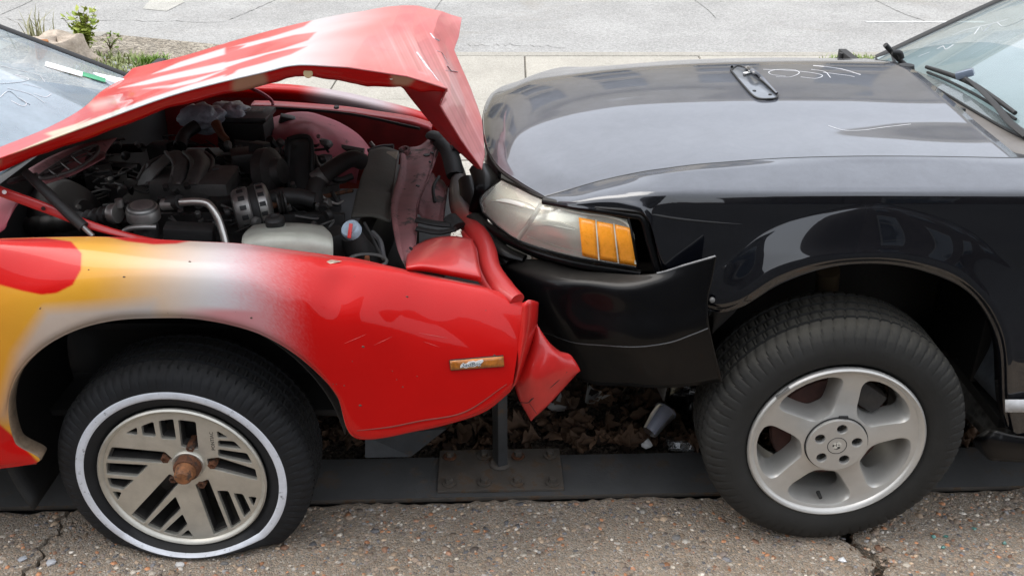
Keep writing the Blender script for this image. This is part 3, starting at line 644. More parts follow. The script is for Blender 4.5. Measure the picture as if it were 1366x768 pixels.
# hood as a height field: length X from the nose edge to the cowl, width Y
YC = 2.93
ys = np.array([2.17, 2.27, 2.42, 2.62, 2.93, 3.22, 3.44, 3.60, 3.70])
xf = np.interp(ys, [2.17, 2.25, 2.36, 2.55, 2.78, 2.93, 3.08, 3.30, 3.5, 3.70], [.080, .03, -.025, -.068, -.086, -.088, -.086, -.06, .0, .09])
ss = np.array([0, .02, .06, .12, .22, .36, .55, .78, 1.0])
base_z = np.array([.886, .892, .905, .922, .943, .963, .978, .984, .982]); fz = {2.17: (.886, .892, .905), 2.27: (.886, .896, .912), 2.42: (.876, .892, .915), 2.62: (.872, .892, .920), 2.93: (.864, .886, .917), 3.22: (.846, .862, .880), 3.44: (.810, .822, .838), 3.60: (.775, .785, .800), 3.70: (.73, .74, .75)}
dz = {2.17: 0, 2.27: .005, 2.42: .011, 2.62: .024, 2.93: .030, 3.22: -.022, 3.44: -.072, 3.60: -.112, 3.70: -.16}; grow = np.array([0, 0, 0, .75, .92, 1, 1, 1, 1])
prof_z = {y: [fz[y][k] if k < 3 else base_z[k] + dz[y] * grow[k] for k in range(9)] for y in dz}
HG = np.array([[(xf[i] + s * (1.19 - xf[i]), y, prof_z[y][k]) for k, s in enumerate(ss)] for i, y in enumerate(ys)])
hood_b, HA = sheet('hood', HG, MT['black'], car, 10, 10, thick=.0)
s_ = hood_b.modifiers.new('thickness', 'SOLIDIFY'); s_.thickness = .004; s_.offset = -1
def surf(A, x, y):                                           # height of an upsampled sheet at a plan position
    d = (A[..., 0] - x) ** 2 + (A[..., 1] - y) ** 2; i = np.unravel_index(np.argmin(d), d.shape); return A[i]
def on_sheet(A, X, Y, off=.002):                             # where a photo direction meets a sheet, lifted along its normal
    xs, yz = px(A); i, j = np.unravel_index(np.argmin((xs - X) ** 2 + (yz - Y) ** 2), xs.shape); R_, C_ = A.shape[:2]; q = np.array([float(i), float(j)])
    def at(q):
        a, b = min(max(q[0], 0), R_ - 1.001), min(max(q[1], 0), C_ - 1.001); i, j = int(a), int(b); fa, fb = a - i, b - j
        return (A[i, j] * (1 - fb) + A[i, j + 1] * fb) * (1 - fa) + (A[i + 1, j] * (1 - fb) + A[i + 1, j + 1] * fb) * fa
    best = (1e9, q)
    for _ in range(8):
        r0 = np.array(px(at(q))) - [X, Y]
        if np.hypot(*r0) < best[0]: best = (np.hypot(*r0), q.copy())
        J = np.stack([np.array(px(at(q + [.4, 0]))) - px(at(q - [.4, 0])), np.array(px(at(q + [0, .4]))) - px(at(q - [0, .4]))], 1) / .8
        if abs(np.linalg.det(J)) < 1e-6: break
        q = q - np.clip(np.linalg.solve(J, r0), -3, 3); q = np.clip(q, [0, 0], [R_ - 1.001, C_ - 1.001])
    q = best[1]; i0, j0 = min(max(int(q[0] + .5), 1), R_ - 2), min(max(int(q[1] + .5), 1), C_ - 2)
    n = np.cross(A[i0, j0 + 1] - A[i0, j0 - 1], A[i0 + 1, j0] - A[i0 - 1, j0]); n /= np.linalg.norm(n) + 1e-12
    if np.dot(n, ray(X, Y)) > 0: n = -n
    return at(q) + n * off, n
lip = np.array([HG[i, 0] for i in range(len(ys))])
tube('hood_lip', lip + [.002, 0, -.006], .005, MT['dark'], hood_b, n=8, sub=6)
# vent opening on the hood: rimmed recess with a light plastic tray inside
rim = [(975, 96), (983, 90), (992, 92), (1010, 106), (1030, 122), (1037, 131), (1028, 134), (1008, 132), (990, 114)]
RP = [on_sheet(HA, x, y, .004) for x, y in rim]; rp = np.array([p for p, n in RP])
tube('vent_rim', np.vstack([rp, rp[:1]]), .0028, MT['dark'], hood_b, n=8, sub=5)
tube('vent_scoop_edge', np.array([on_sheet(HA, x, y, .009)[0] for x, y in ((976, 93), (986, 88), (998, 95), (1018, 111), (1036, 129))]), [.004, .008, .009, .008, .004], MT['black'], hood_b, n=8, sub=6, flat=.7)
cen = rp.mean(0); V = list(rp + [0, 0, -.001]) + list(cen + (rp - cen) * .9 + [0, 0, .0015]) + [cen + [0, 0, .0008]]; n = len(rim)
fc = [(i, (i + 1) % n, n + (i + 1) % n, n + i) for i in range(n)] + [(n + i, n + (i + 1) % n, 2 * n) for i in range(n)]
tray = mesh('vent_tray', V, fc, mat('grey_vent_tray', (.11, .12, .135), .3, coat=.5, var=.35, vs=30), hood_b)
for (x, y) in ((1006, 124), (1027, 129), (993, 103)):
    p, nn = on_sheet(HA, x, y, .005); lathe('clip_hole', [(0, .005), (.002, .005), (.002, 0)], p, nn, MT['ink'], hood_b, seg=12)
p, nn = on_sheet(HA, 998, 100, .007); box('tag', p, (.030, .014, .002), MT['paper'], hood_b, rot=(0, 0, .6), bev=.0005)
# chalk loops scrawled on the hood
def scrawl(name, A, pts, parent, r=.0014, off=-.0035, sub=8):
    tube(name, np.array([on_sheet(A, x, y, off + .004)[0] for x, y in pts]), r, MT['chalk'], parent, n=5, sub=sub, flat=.25)
scrawl('chalk_mark', HA, [(1048, 102), (1030, 100), (1026, 96), (1040, 93), (1060, 94), (1066, 98), (1054, 103), (1035, 103)], hood_b)
scrawl('chalk_mark', HA, [(1018, 93), (1045, 94), (1080, 97), (1097, 101), (1088, 105), (1068, 103)], hood_b, .0014)
scrawl('chalk_mark', HA, [(1082, 93), (1100, 96), (1108, 104)], hood_b); scrawl('chalk_mark', HA, [(1098, 97), (1130, 101), (1140, 103)], hood_b)
scrawl('chalk_mark', HA, [(1022, 86), (1050, 88), (1085, 88), (1120, 92), (1148, 100)], hood_b, .0014)
scrawl('chalk_mark', HA, [(1105, 168), (1125, 174), (1150, 174), (1180, 170), (1215, 166)], hood_b, .0013)
# near fender: seam, shoulder, crease, flare, lip
Y6 = [2.165, 2.085, 2.035, 2.005, 1.985, 1.99]
def fcol(*p, Y=None): return [U(x, y, yy) for (x, y), yy in zip(p, Y or Y6)]
cols = [
    fcol((727, 263), (728, 264), (729, 266), (730, 267), (731, 268), (732, 270), Y=[2.155, 2.15, 2.145, 2.14, 2.135, 2.13]),
    fcol((762, 253), (762, 261), (764, 267), (766, 271), (768, 274), (770, 277), Y=[2.16, 2.12, 2.095, 2.085, 2.08, 2.075]),
    fcol((800, 242), (800, 252), (802, 261), (806, 269), (810, 275), (814, 281), Y=[2.165, 2.105, 2.07, 2.055, 2.05, 2.045]),
    fcol((850, 231), (850, 245), (851, 258), (854, 270), (858, 280), (862, 290), Y=[2.165, 2.09, 2.05, 2.03, 2.015, 2.008]),
    fcol((890, 225), (890, 241), (888, 257), (884, 290), (884, 325), (888, 366), Y=[2.165, 2.085, 2.04, 2.014, 2.0, 1.99]),
    fcol((930, 220), (930, 238), (928, 256), (930, 350), (936, 385), (944, 412)),
    fcol((966, 217), (966, 237), (966, 256), (968, 350), (976, 385), (986, 410)),
    fcol((1005, 214), (1010, 235), (1012, 256), (1019, 312), (1030, 350), (1041, 378)),
    fcol((1060, 211), (1065, 234), (1068, 255), (1076, 290), (1086, 334), (1097, 358)),
    fcol((1140, 209), (1145, 233), (1148, 255), (1156, 274), (1156, 328), (1153, 351)),
    fcol((1220, 209), (1222, 233), (1222, 255), (1216, 281), (1210, 330), (1209, 355)),
    fcol((1290, 210), (1290, 233), (1290, 256), (1287, 306), (1275, 347), (1262, 371)),
    fcol((1340, 211), (1345, 234), (1345, 256), (1332, 339), (1312, 378), (1297, 392)),
    fcol((1400, 211), (1410, 234), (1410, 257), (1364, 367), (1340, 412), (1322, 427)),
    fcol((1480, 212), (1500, 236), (1500, 258), (1400, 430), (1355, 455), (1336, 469)),
    fcol((1560, 214), (1580, 238), (1580, 260), (1440, 530), (1362, 530), (1339, 535)),
    fcol((1620, 216), (1640, 240), (1640, 262), (1470, 590), (1372, 582), (1346, 572))]
FG = np.swapaxes(np.array(cols), 0, 1)                       # rows x columns
lipr = FG[-1] + [0, .035, .004]
def side_y(z): return np.interp(z, [.30, .40, .55, .70, .82, .93, .948, .955, .960, .966, .975, .984, .992], [2.015, 2.004, 1.996, 1.998, 2.005, 2.016, 2.020, 2.026, 2.040, 2.064, 2.102, 2.143, 2.172])
def flare(A):                                                # one smooth side profile, the wheel-arch flare proud of it
    A = A.copy(); R_, C_ = A.shape[:2]; v = np.linspace(0, 5, R_)[:, None] * np.ones(C_); u = np.linspace(0, 1, C_)[None] * np.ones((R_, 1))
    x, y = px(A); D = np.array([[ray(x[i, j], y[i, j]) for j in range(C_)] for i in range(R_)])
    w = sstep(.12, .27, u) * sstep(.0, .4, v)
    prd = np.clip((v - 3.0) / 1.3, 0, 1) ** .8 * sstep(.30, .40, u)
    lo, hi = np.full(x.shape, 1.85), np.full(x.shape, 2.30); add = -.018 * prd + .010 * sstep(4.6, 5, v)
    for _ in range(30):
        mid = (lo + hi) / 2; Z = CAM_H + D[..., 2] * (mid / D[..., 1]); up_ = mid - (side_y(Z) + add) > 0; hi = np.where(up_, mid, hi); lo = np.where(up_, lo, mid)
    Yv = A[..., 1] * (1 - w) + (lo + hi) / 2 * w
    return np.stack([D[..., 0] * Yv / D[..., 1], Yv, CAM_H + D[..., 2] * Yv / D[..., 1]], -1)
fend, FA = sheet('fender', FG, MT['black'], car, 14, 10, thick=.0, disp=flare)
LR = FA[-1]; o, _ = sheet('arch_lip', np.array([LR, LR + [0, .012, -.006], LR + [0, .045, .0]])[:, 40:], MT['black'], fend, 0, 0, thick=.002)
seam = FA[0]; tube('hood_gap', seam + [0, .004, -.003], .0035, MT['ink'], fend, n=6, sub=0)
sm2 = np.array([on_sheet(FA, x, y, -.0005)[0] for x, y in ((745, 270), (800, 277), (845, 284), (900, 291), (948, 296), (990, 299))]); tube('panel_gap', sm2, [.003, .003, .003, .003, .002, .0006], MT['ink'], fend, n=6, sub=6)
p = U(950, 400, 1.985); lathe('screw', [(0, .007), (.003, .006), (.004, 0)], p, (0, -1, .2), MT['greymetal'], fend, seg=14)
G_ = grid_px([[(950, 405, 2.0), (985, 409, 2.01)], [(952, 425, 2.02), (978, 418, 2.03)], [(950, 445, 2.04), (960, 435, 2.05)]]); sheet('fender_bracket', G_, MT['dark'], fend, 3, 3)
em = grid_px([[(1341, 533, 1.972), (1420, 533, 1.972)], [(1341, 549, 1.972), (1420, 549, 1.972)]]); sheet('side_badge', em, mat('silver_tape', (.5, .5, .5), .5, var=.25, vs=30), fend, 2, 3, thick=.004)
# lower sill behind the wheel
G_ = grid_px([[(1318, 572, 2.03), (1330, 574, 2.0), (1366, 582, 1.99), (1480, 590, 1.99)], [(1298, 588, 2.06), (1318, 590, 2.0), (1366, 597, 1.985), (1480, 604, 1.985)], [(1318, 612, 2.08), (1326, 614, 2.03), (1366, 616, 2.02), (1480, 622, 2.02)]])
sheet('sill', G_, MT['bplast'], car, 5, 5)
# door skin beyond the fender and lower quarter (mostly outside the frame)
# wheel housing
wc = np.array([.797, 1.958, .326])
th = np.linspace(rad(-20), rad(176), 60); yv = np.linspace(2.03, 2.50, 10)
LIN = np.array([[(wc[0] + .03 + .452 * math.cos(a) * (1 + .02 * math.sin(i)), y, .37 + .452 * math.sin(a)) for a in th] for i, y in enumerate(yv)])
m_lin, t_, b_n = nt('wheel_liner_plastic')
tc = N(t_, 'ShaderNodeTexCoord'); sx_ = N(t_, 'ShaderNodeSeparateXYZ'); t_.links.new(tc.outputs['Object'], sx_.inputs[0])
vor = N(t_, 'ShaderNodeTexVoronoi', Scale=26.0); mp = N(t_, 'ShaderNodeMapping'); mp.inputs['Scale'].default_value = (1.0, 1.6, 2.2); t_.links.new(tc.outputs['Object'], mp.inputs[0]); t_.links.new(mp.outputs[0], vor.inputs['Vector'])
dm = mth(t_, 'MULTIPLY', ramp(t_, vor.outputs['Distance'], .2, .6), ramp(t_, noise(t_, 5, 6), .35, .7))
t_.links.new(mix(t_, dm, (.014, .014, .014), (.10, .097, .09)), b_n.inputs['Base Color']); b_n.inputs['Roughness'].default_value = .65; bump(t_, b_n, vor.outputs['Distance'], .004)
sheet('wheel_liner', LIN, m_lin, car, 0, 0, thick=.003)
box('inner_wheel_panel', (wc[0] + .03, 2.505, .58), (.95, .02, .58), MT['dark'], car, bev=.004)
tube('spring_strut', [U(1105, 360, 2.25), U(1100, 420, 2.3)], .03, mat('rusty_brown', (.07, .045, .02), .8, var=.4), car, n=12)
G_ = np.array([[(1.235, 1.995, .36), (1.24, 2.04, .36), (1.22, 2.3, .36)], [(1.272, 1.995, .52), (1.27, 2.05, .52), (1.26, 2.3, .52)], [(1.262, 1.995, .64), (1.262, 2.05, .64), (1.25, 2.3, .64)]])
sheet('dusty_liner_edge', G_, mat('dusty_grey_plastic', (.10, .11, .12), .6, var=.6, vs=10, bmp=.002, bs=40), car, 5, 5)
# wheel
SP = [rad(83.6 + 72 * k) for k in range(5)]
def spoke_wheel(parent, c):
    Ro, Rh, n = .203, .078, 64; V, Fc = [], []
    def ydish(r): return np.interp(r, [0, .06, .078, .11, .15, .19, .203], [.004, .004, .006, .013, .015, .011, .007])
    for k in range(5):
        hc = SP[k] + rad(36); rings = []
        hol, sec = [], []
        for i in range(n):
            a = 2 * math.pi * i / n; cs, sn = math.cos(a), math.sin(a); e_ = 2 / 3.6
            uu = math.copysign(abs(cs) ** e_, cs); vv = math.copysign(abs(sn) ** e_, sn)
            # a touch narrower at the hub end
            r = .1385 + .0540 * uu; hw = rad(18.0 + 12.5 * ((uu + 1) / 2) ** .8)
            hol.append((r, hc + hw * vv))
            q = max(abs(cs), abs(sn)); us, vs_ = cs / q, sn / q
            sec.append((Rh + (Ro - Rh) * (us + 1) / 2, hc + rad(36) * vs_))
        hol = np.array(hol); sec = np.array(sec)
        for w_, dy, sh in ((0, 0, 0), (.35, 0, 0), (.7, 0, 0), (.92, .0005, 0), (1.0, .004, 0), (1.0, .012, .04), (1.0, .035, .10), (1.0, .062, .16)):
            ra = sec * (1 - w_) + hol * w_
            if sh:
                cx = np.array([.1385, hc]); ra = cx + (hol - cx) * (1 - sh); 
            rings.append(np.stack([c[0] + ra[:, 0] * np.cos(ra[:, 1]), c[1] + ydish(ra[:, 0]) + dy, c[2] + ra[:, 0] * np.sin(ra[:, 1])], 1))
        i0 = len(V); A = np.array(rings); V += A.reshape(-1, 3).tolist()
        Fc += [tuple(q + i0 for q in f) for f in gfaces(len(rings), n, wrap_c=True)]
    w = mesh('wheel', V, Fc, MT['silver'], parent, auto=35)
    lathe('rim_flange', [(.012, .200), (.004, .203), (-.001, .208), (-.003, .213), (.000, .217), (.006, .2185), (.012, .217)], c, (0, 1, 0), MT['silver'], w, seg=96, cap=False)
    lathe('rim_barrel', [(.012, .200), (.05, .192), (.10, .185), (.19, .19)], c, (0, 1, 0), MT['silver'], w, seg=64, cap=False)
    lathe('brake_disc', [(.075, .0), (.075, .14), (.085, .145), (.095, .14)], c, (0, 1, 0), MT['brake'], w, seg=48)
    box('brake_caliper', np.array(c) + [.075, .070, .105], (.09, .05, .06), MT['darkmetal'], w, rot=(0, .6, 0), bev=.015)
    lathe('hub_back', [(.030, .0), (.030, .082), (.07, .082)], c, (0, 1, 0), MT['silver'], w, seg=40, cap=False)
    holes = [circle2(.0485 * math.cos(a), .0485 * math.sin(a), .0125, 24) for a in SP]
    cap = plate('center_cap', [circle2(0, 0, .0745, 72)] + holes, np.array(c) + [0, .003, 0], (1, 0, 0), (0, 0, 1), .010, MT['silver'], w, bev=.0016)
    tube('cap_groove', np.array([np.array(c) + [.0765 * math.cos(a), .0045, .0765 * math.sin(a)] for a in np.linspace(0, 2 * math.pi, 64)]), .0014, MT['ink'], w, n=6, sub=0)
    box('cap_notch', np.array(c) + [.006, .0038, .079], (.022, .006, .005), MT['ink'], w, bev=.001)
    for a in SP: lathe('lug_nut', [(.030, .0105), (.014, .0098), (.012, .006), (.013, .0)], np.array(c) + [.0485 * math.cos(a), 0, .0485 * math.sin(a)], (0, 1, 0), MT['darkmetal'], w, seg=6, auto=20)
    m_e, te, be = nt('emblem_print'); tcc = N(te, 'ShaderNodeTexCoord'); vv = N(te, 'ShaderNodeTexNoise', Scale=160.0, Detail=3.0); te.links.new(tcc.outputs['Object'], vv.inputs['Vector'])
    te.links.new(ramp(te, vv.outputs['Fac'], .47, .53, (.012, .012, .012, 1), (.55, .52, .45, 1)), be.inputs['Base Color']); be.inputs['Roughness'].default_value = .4
    lathe('emblem', [(-.003, .0235), (-.0035, .0225), (-.0037, .0)], c, (0, 1, 0), m_e, w, seg=32)
    lathe('emblem_ring', [(-.0030, .0245), (-.0045, .0236), (-.0036, .0222)], c, (0, 1, 0), MT['ink'], w, seg=40, cap=False)
    tube('valve_stem', [np.array(c) + [-.012, .035, -.172], np.array(c) + [-.010, .015, -.176]], [.0055, .0045], MT['dark'], w, n=10)
    box('balance_weight', np.array(c) + [-.150, .001, .150], (.040, .010, .010), MT['greymetal'], w, rot=(0, -rad(45), 0), bev=.003)
    return w
bw = spoke_wheel(car, wc + np.array([0, .004, -.008]))
tyre(bw, wc + np.array([0, 0, -.002]), .324, .225, .2155, MT['rubber2'])
# headlamp: black surround, chrome housing, amber reflectors, clear hazed lens
lens_g_ = grid_px([[(669, 239, 2.39), (694, 251, 2.27), (722, 264, 2.17), (770, 276, 2.10), (838, 291, 2.045)], [(642, 262, 2.40), (678, 276, 2.24), (708, 290, 2.14), (768, 308, 2.075), (845, 322, 2.03)], [(644, 284, 2.37), (670, 307, 2.24), (699, 324, 2.16), (765, 343, 2.08), (851, 358, 2.035)]])
hl_back = grid_px([[(669, 241, 2.42), (692, 252, 2.30), (720, 266, 2.20), (770, 279, 2.13), (838, 294, 2.08)], [(645, 262, 2.46), (680, 278, 2.32), (708, 290, 2.22), (768, 308, 2.15), (842, 322, 2.09)], [(648, 286, 2.42), (672, 306, 2.30), (695, 318, 2.21), (768, 340, 2.13), (848, 356, 2.08)]])
bez = hl_back.copy(); ctr = bez.mean((0, 1))
HB = upsample(lens_g_, 2, 2); HB = HB + np.array([[ray(*px(q)) / np.linalg.norm(ray(*px(q))) for q in r_] for r_ in HB]) * .035
hl = sheet('headlamp', HB, MT['chrome'], car, 8, 8, thick=.003)[0]
lens_out = [(669, 239), (695, 251), (722, 264), (770, 276), (838, 291), (844, 318), (851, 358), (805, 351), (760, 342), (700, 324), (668, 306), (648, 290), (639, 272), (648, 253)]
lens_Y = [2.39, 2.27, 2.17, 2.10, 2.045, 2.04, 2.04, 2.065, 2.09, 2.16, 2.25, 2.34, 2.40, 2.41]
LB = np.array([U(x, y, Yv) for (x, y), Yv in zip(lens_out, lens_Y)])
lens_g = grid_px([[(669, 239, 2.39), (694, 251, 2.27), (722, 264, 2.17), (770, 276, 2.10), (838, 291, 2.045)], [(642, 262, 2.40), (678, 276, 2.24), (708, 290, 2.14), (768, 308, 2.075), (845, 322, 2.03)], [(644, 284, 2.37), (670, 307, 2.24), (699, 324, 2.16), (765, 343, 2.08), (851, 358, 2.035)]])
sheet('lens', lens_g[::-1], MT['lens'], hl, 8, 8, thick=.0)
LAe = upsample(lens_g, 8, 8); LB = np.vstack([LAe[0], LAe[:, -1], LAe[-1][::-1], LAe[::-1, 0]])
tube('lamp_bezel', LB, .0035, MT['bplast'], hl, n=6, sub=0)
LAc = upsample(lens_g, 8, 8)
def behind(x, y, d): p, nn = on_sheet(LAc, x, y, 0); r_ = ray(x, y); return p + r_ / np.linalg.norm(r_) * d
tube('divider_bar', np.array([behind(x, y, .004) for x, y in ((723, 270), (712, 288), (700, 306), (692, 318))]), .0075, mat('grey_divider', (.34, .33, .28), .5, var=.1), hl, n=8, flat=.5)
for q in ([(772, 290), (794, 294), (798, 346), (777, 341)], [(796, 295), (818, 299), (824, 350), (800, 346)], [(820, 299), (840, 304), (849, 355), (826, 351)]):
    qq = np.array(q, float); B0 = np.array([[behind(*((qq[0] * (1 - v) + qq[3] * v) * (1 - u) + (qq[1] * (1 - v) + qq[2] * v) * u), -.0025) for u in np.linspace(0, 1, 5)] for v in np.linspace(0, 1, 9)]); sheet('amber_reflector', B0, MT['amber'], hl, 0, 0, thick=.001)
for q in (((795, 293), (799, 347)), ((819, 298), (825, 351))): tube('amber_rib', np.array([behind(*q[0], -.004), behind(*((np.array(q[0]) + q[1]) / 2), -.004), behind(*q[1], -.004)]), .0016, mat('cream_edge', (.62, .60, .50), .4), hl, n=5)
tube('lens_edge', np.array([behind(x, y, -.002) for x, y in ((722, 270), (768, 283), (836, 298), (848, 352))]), .0028, mat('cream_edge', (.62, .60, .50), .4), hl, n=6)
tube('lens_rib', np.array([behind(x, y, .006) for x, y in ((703, 316), (760, 334), (846, 355))]), .003, mat('cream_edge', (.62, .60, .50), .4), hl, n=6)
for pts in ([(655, 268), (675, 268), (700, 274), (716, 280)], [(705, 300), (735, 298), (768, 306)]):
    tube('reflector_step', np.array([behind(x, y, .016) for x, y in pts]), [.004, .012, .012, .004], MT['chrome'], hl, n=8, flat=.6)
# black panel that surrounds the lamp down to the bumper
S_ = grid_px([[(722, 263, 2.20), (770, 274, 2.12), (820, 282, 2.08), (868, 290, 2.05)], [(722, 290, 2.24), (790, 320, 2.16), (850, 325, 2.09), (876, 328, 2.05)], [(660, 318, 2.36), (740, 350, 2.20), (850, 372, 2.09), (892, 368, 2.045)], [(660, 345, 2.38), (750, 385, 2.22), (850, 395, 2.11), (905, 395, 2.05)]])
sheet('lamp_surround', S_ + [0, .13, 0], MT['bplast'], car, 6, 6)
tube('surround_edge', np.array([U(x, y, Yv) for x, y, Yv in ((726, 268, 2.15), (780, 277, 2.08), (840, 286, 2.035), (858, 292, 2.025), (866, 320, 2.02), (878, 362, 2.02))]), .011, MT['bplast'], car, n=10, flat=.8)
tube('lamp_seal', np.array([U(x, y, Yv) for x, y, Yv in ((640, 288, 2.42), (655, 305, 2.32), (700, 330, 2.19), (765, 350, 2.10), (855, 365, 2.045))]), .010, MT['bplast'], car, n=10)
# bumper cover, bent out at its free end
BG = np.swapaxes(np.array([[U(*p) for p in c_] for c_ in [
    [(668, 351, 2.30), (672, 361, 2.24), (690, 395, 2.20), (712, 440, 2.20), (740, 480, 2.22)],
    [(711, 347, 2.20), (713, 367, 2.13), (725, 400, 2.10), (745, 448, 2.10), (770, 500, 2.14)],
    [(773, 361, 2.10), (775, 379, 2.05), (785, 410, 2.04), (790, 459, 2.03), (800, 512, 2.10)],
    [(826, 366, 2.04), (830, 385, 2.00), (838, 415, 1.99), (845, 461, 1.98), (850, 516, 2.05)],
    [(876, 364, 2.00), (880, 380, 1.978), (885, 415, 1.968), (892, 456, 1.962), (895, 516, 2.01)],
    [(916, 353, 1.965), (918, 375, 1.955), (920, 410, 1.948), (922, 446, 1.945), (930, 513, 1.985)],
    [(954, 342, 1.935), (949, 370, 1.938), (943, 400, 1.938), (945, 437, 1.935), (962, 508, 1.965)]]]), 0, 1)
def crump(A):
    A = A.copy(); V = A.reshape(-1, 3); u = np.tile(np.linspace(1, 0, A.shape[1]), A.shape[0]); V[:, 1] += .018 * u ** 1.5 * vnoise(V, 24, 11); return A
bump_o, BA = sheet('bumper_cover', BG, MT['bplast'], car, 10, 10, thick=.004, disp=crump)
r3 = BA[30]; tube('bumper_crease', r3 + [0, -.001, 0], .0022, mat('scuffed_edge', (.035, .037, .04), .4, coat=.3), bump_o, n=6, sub=0)
tube('torn_edge', BA[:, -1] , .0030, MT['bplast'], bump_o, n=6, sub=0); tube('scraped_top_edge', BA[0, 40:] + [0, -.001, .001], .0022, mat('scraped_grey', (.22, .22, .22), .6, var=.4, vs=60), bump_o, n=6, sub=0)
# crushed shadowy pieces between the cars
for k, (a_, b2, c2, r0) in enumerate([((640, 225, 2.5), (650, 250, 2.42), (636, 285, 2.45), .03), ((632, 290, 2.4), (655, 320, 2.3), (680, 350, 2.25), .025), ((625, 240, 2.65), (632, 270, 2.55), (640, 300, 2.45), .03),
                                       ((650, 318, 2.3), (672, 335, 2.25), (700, 345, 2.22), .018), ((668, 372, 2.3), (690, 400, 2.26), (720, 440, 2.25), .03)]):
    tube('crushed_trim', [U(*a_), U(*b2), U(*c2)], [r0, r0 * 1.2, r0 * .8], MT['bplast'], car, n=9, flat=.6)
# front face, far fender, firewall, floor: the closed body behind the visible panels
NG = np.array([[(xf[i] + .01, y, prof_z[y][0] - .012) for i, y in enumerate(ys)], [(xf[i] + .005, y, .70) for i, y in enumerate(ys)], [(xf[i] + .04, y, .48) for i, y in enumerate(ys)], [(xf[i] + .15, y, .36) for i, y in enumerate(ys)]])
sheet('nose_panel', NG[:, 2:], MT['bplast'], car, 5, 4)
FF = np.array([[(x, 3.70, .74), (x, 3.79, .68), (x, 3.83, .58), (x, 3.80, .45 if abs(x - .8) > .42 else .68)] for x in (.08, .3, .45, .8, 1.15, 1.3, 1.7)])
sheet('far_fender', FF, MT['black'], car, 4, 4)
box('firewall', (1.235, YC, .62), (.03, 1.45, .55), MT['dark'], car, bev=.004)
box('floor_pan', (.75, YC, .33), (1.2, 1.1, .02), MT['dark'], car, bev=.004)
box('cabin_floor', (1.75, YC, .30), (1.0, 1.7, .03), MT['dark'], car, bev=.004)
DG = np.array([[U(1480, 212, 2.165) * [0, 1, 1] + [1.36, 0, 0], (1.6, 2.165, .98), (2.2, 2.165, .99)], [(1.36, 2.035, .95), (1.6, 2.035, .95), (2.2, 2.035, .95)], [(1.32, 1.985, .6), (1.6, 1.985, .6), (2.2, 1.985, .6)], [(1.32, 2.0, .36), (1.6, 2.0, .34), (2.2, 2.0, .33)]])
sheet('door', DG + [.10, .012, -.01], MT['black'], car, 5, 4)
# cowl, windscreen, wipers
CG = np.array([[(1.194, y, z - .012), (1.23, y, z - .020), (1.262 + .03 * abs(y - YC) ** 2, y, z2), (1.33, y, z2 + .008)] for y, z, z2 in ((2.17, .982, .958), (2.42, .958, .950), (2.62, .980, .952), (2.93, .986, .946), (3.22, .961, .918), (3.5, .90, .878), (3.66, .86, .850))])
cowl, CA = sheet('cowl_panel', CG, mat('grey_cowl_plastic', (.05, .047, .045), .5, coat=.25, var=.2, dust=.35, dcol=(.30, .27, .24)), car, 6, 5)
WG = np.array([[(xb + s * .98, YC + (y - YC) * (1 - .12 * s), zb + s * .50 + .05 * s * (1 - s)) for s in (0, .33, .66, 1)] for y, xb, zb in ((2.20, 1.36, .955), (2.42, 1.305, .957), (2.62, 1.285, .957), (2.93, 1.278, .950), (3.22, 1.287, .922), (3.45, 1.31, .893), (3.64, 1.36, .862))])
wind, WA = sheet('windscreen', WG, MT['glass'], car, 5, 8, thick=0)
WA = WA
tube('pillar_trim', WA[0] + [0, .004, .006], .014, MT['ink'], wind, n=8, sub=0, flat=.6)
tube('pillar_trim', WA[-1] + [0, -.004, .006], .014, MT['ink'], wind, n=8, sub=0, flat=.6)
tube('windscreen_seal', WA[:, 0] + [-.002, 0, .002], .0035, MT['ink'], wind, n=6, sub=0)
IG = np.array([[(1.31, y, .86), (1.45, y, .90), (1.75, y, .93), (2.05, y, .86)] for y in (2.25, 2.6, 2.93, 3.3, 3.6)]); sheet('dashboard', IG, MT['dashl'], car, 4, 4)
box('seat_back', (2.35, YC, .85), (.15, 1.4, .7), MT['dashg'], car, rot=(0, .25, 0), bev=.05)
def wp(x, y, off): return on_sheet(WA, x, y, off)[0]
wip = tube('wiper_arm', [wp(1293, 118, .035), wp(1306, 128, .034), wp(1330, 150, .028), wp(1350, 172, .02), wp(1372, 194, .014)], [.006, .008, .010, .012, .014], MT['dark'], car, n=8, flat=.5)
tube('wiper_blade', [wp(1238, 95, .014), wp(1262, 105, .020), wp(1297, 120, .024), wp(1330, 140, .02), wp(1356, 157, .014)], [.006, .007, .008, .007, .006], MT['dark'], wip, n=8)
tube('wiper_rubber', [wp(1238, 99, .006), wp(1264, 110, .007), wp(1298, 127, .007), wp(1330, 146, .007), wp(1356, 162, .006)], .004, MT['ink'], wip, n=6)
box('wiper_joint', wp(1292, 113, .036), (.050, .028, .022), mat('blue_grey_clip', (.14, .17, .22), .3, coat=.6), wip, rot=(0, -.4, -.5), bev=.006)
w2 = tube('wiper_arm', [wp(1198, 122, .02), U(1195, 104, 3.16), U(1194, 86, 3.17), U(1190, 72, 3.18)], [.020, .018, .012, .008], mat('grey_arm', (.12, .125, .13), .35, coat=.4), car, n=10, flat=.6)
lathe('arm_boot', [(0, .030), (.02, .028), (.05, .022), (.055, 0)], on_sheet(CA, 1196, 121, -.01)[0], (0, 0, 1), MT['ink'], w2, seg=18)
tube('wiper_blade', [U(1181, 60, 3.14), U(1192, 72, 3.15), U(1204, 84, 3.15), U(1216, 94, 3.14)], .0085, MT['dark'], w2, n=8)
tube('wiper_blade_holder', [U(1190, 70, 3.13), U(1200, 71, 3.13), U(1203, 78, 3.13)], .009, MT['ink'], w2, n=8)
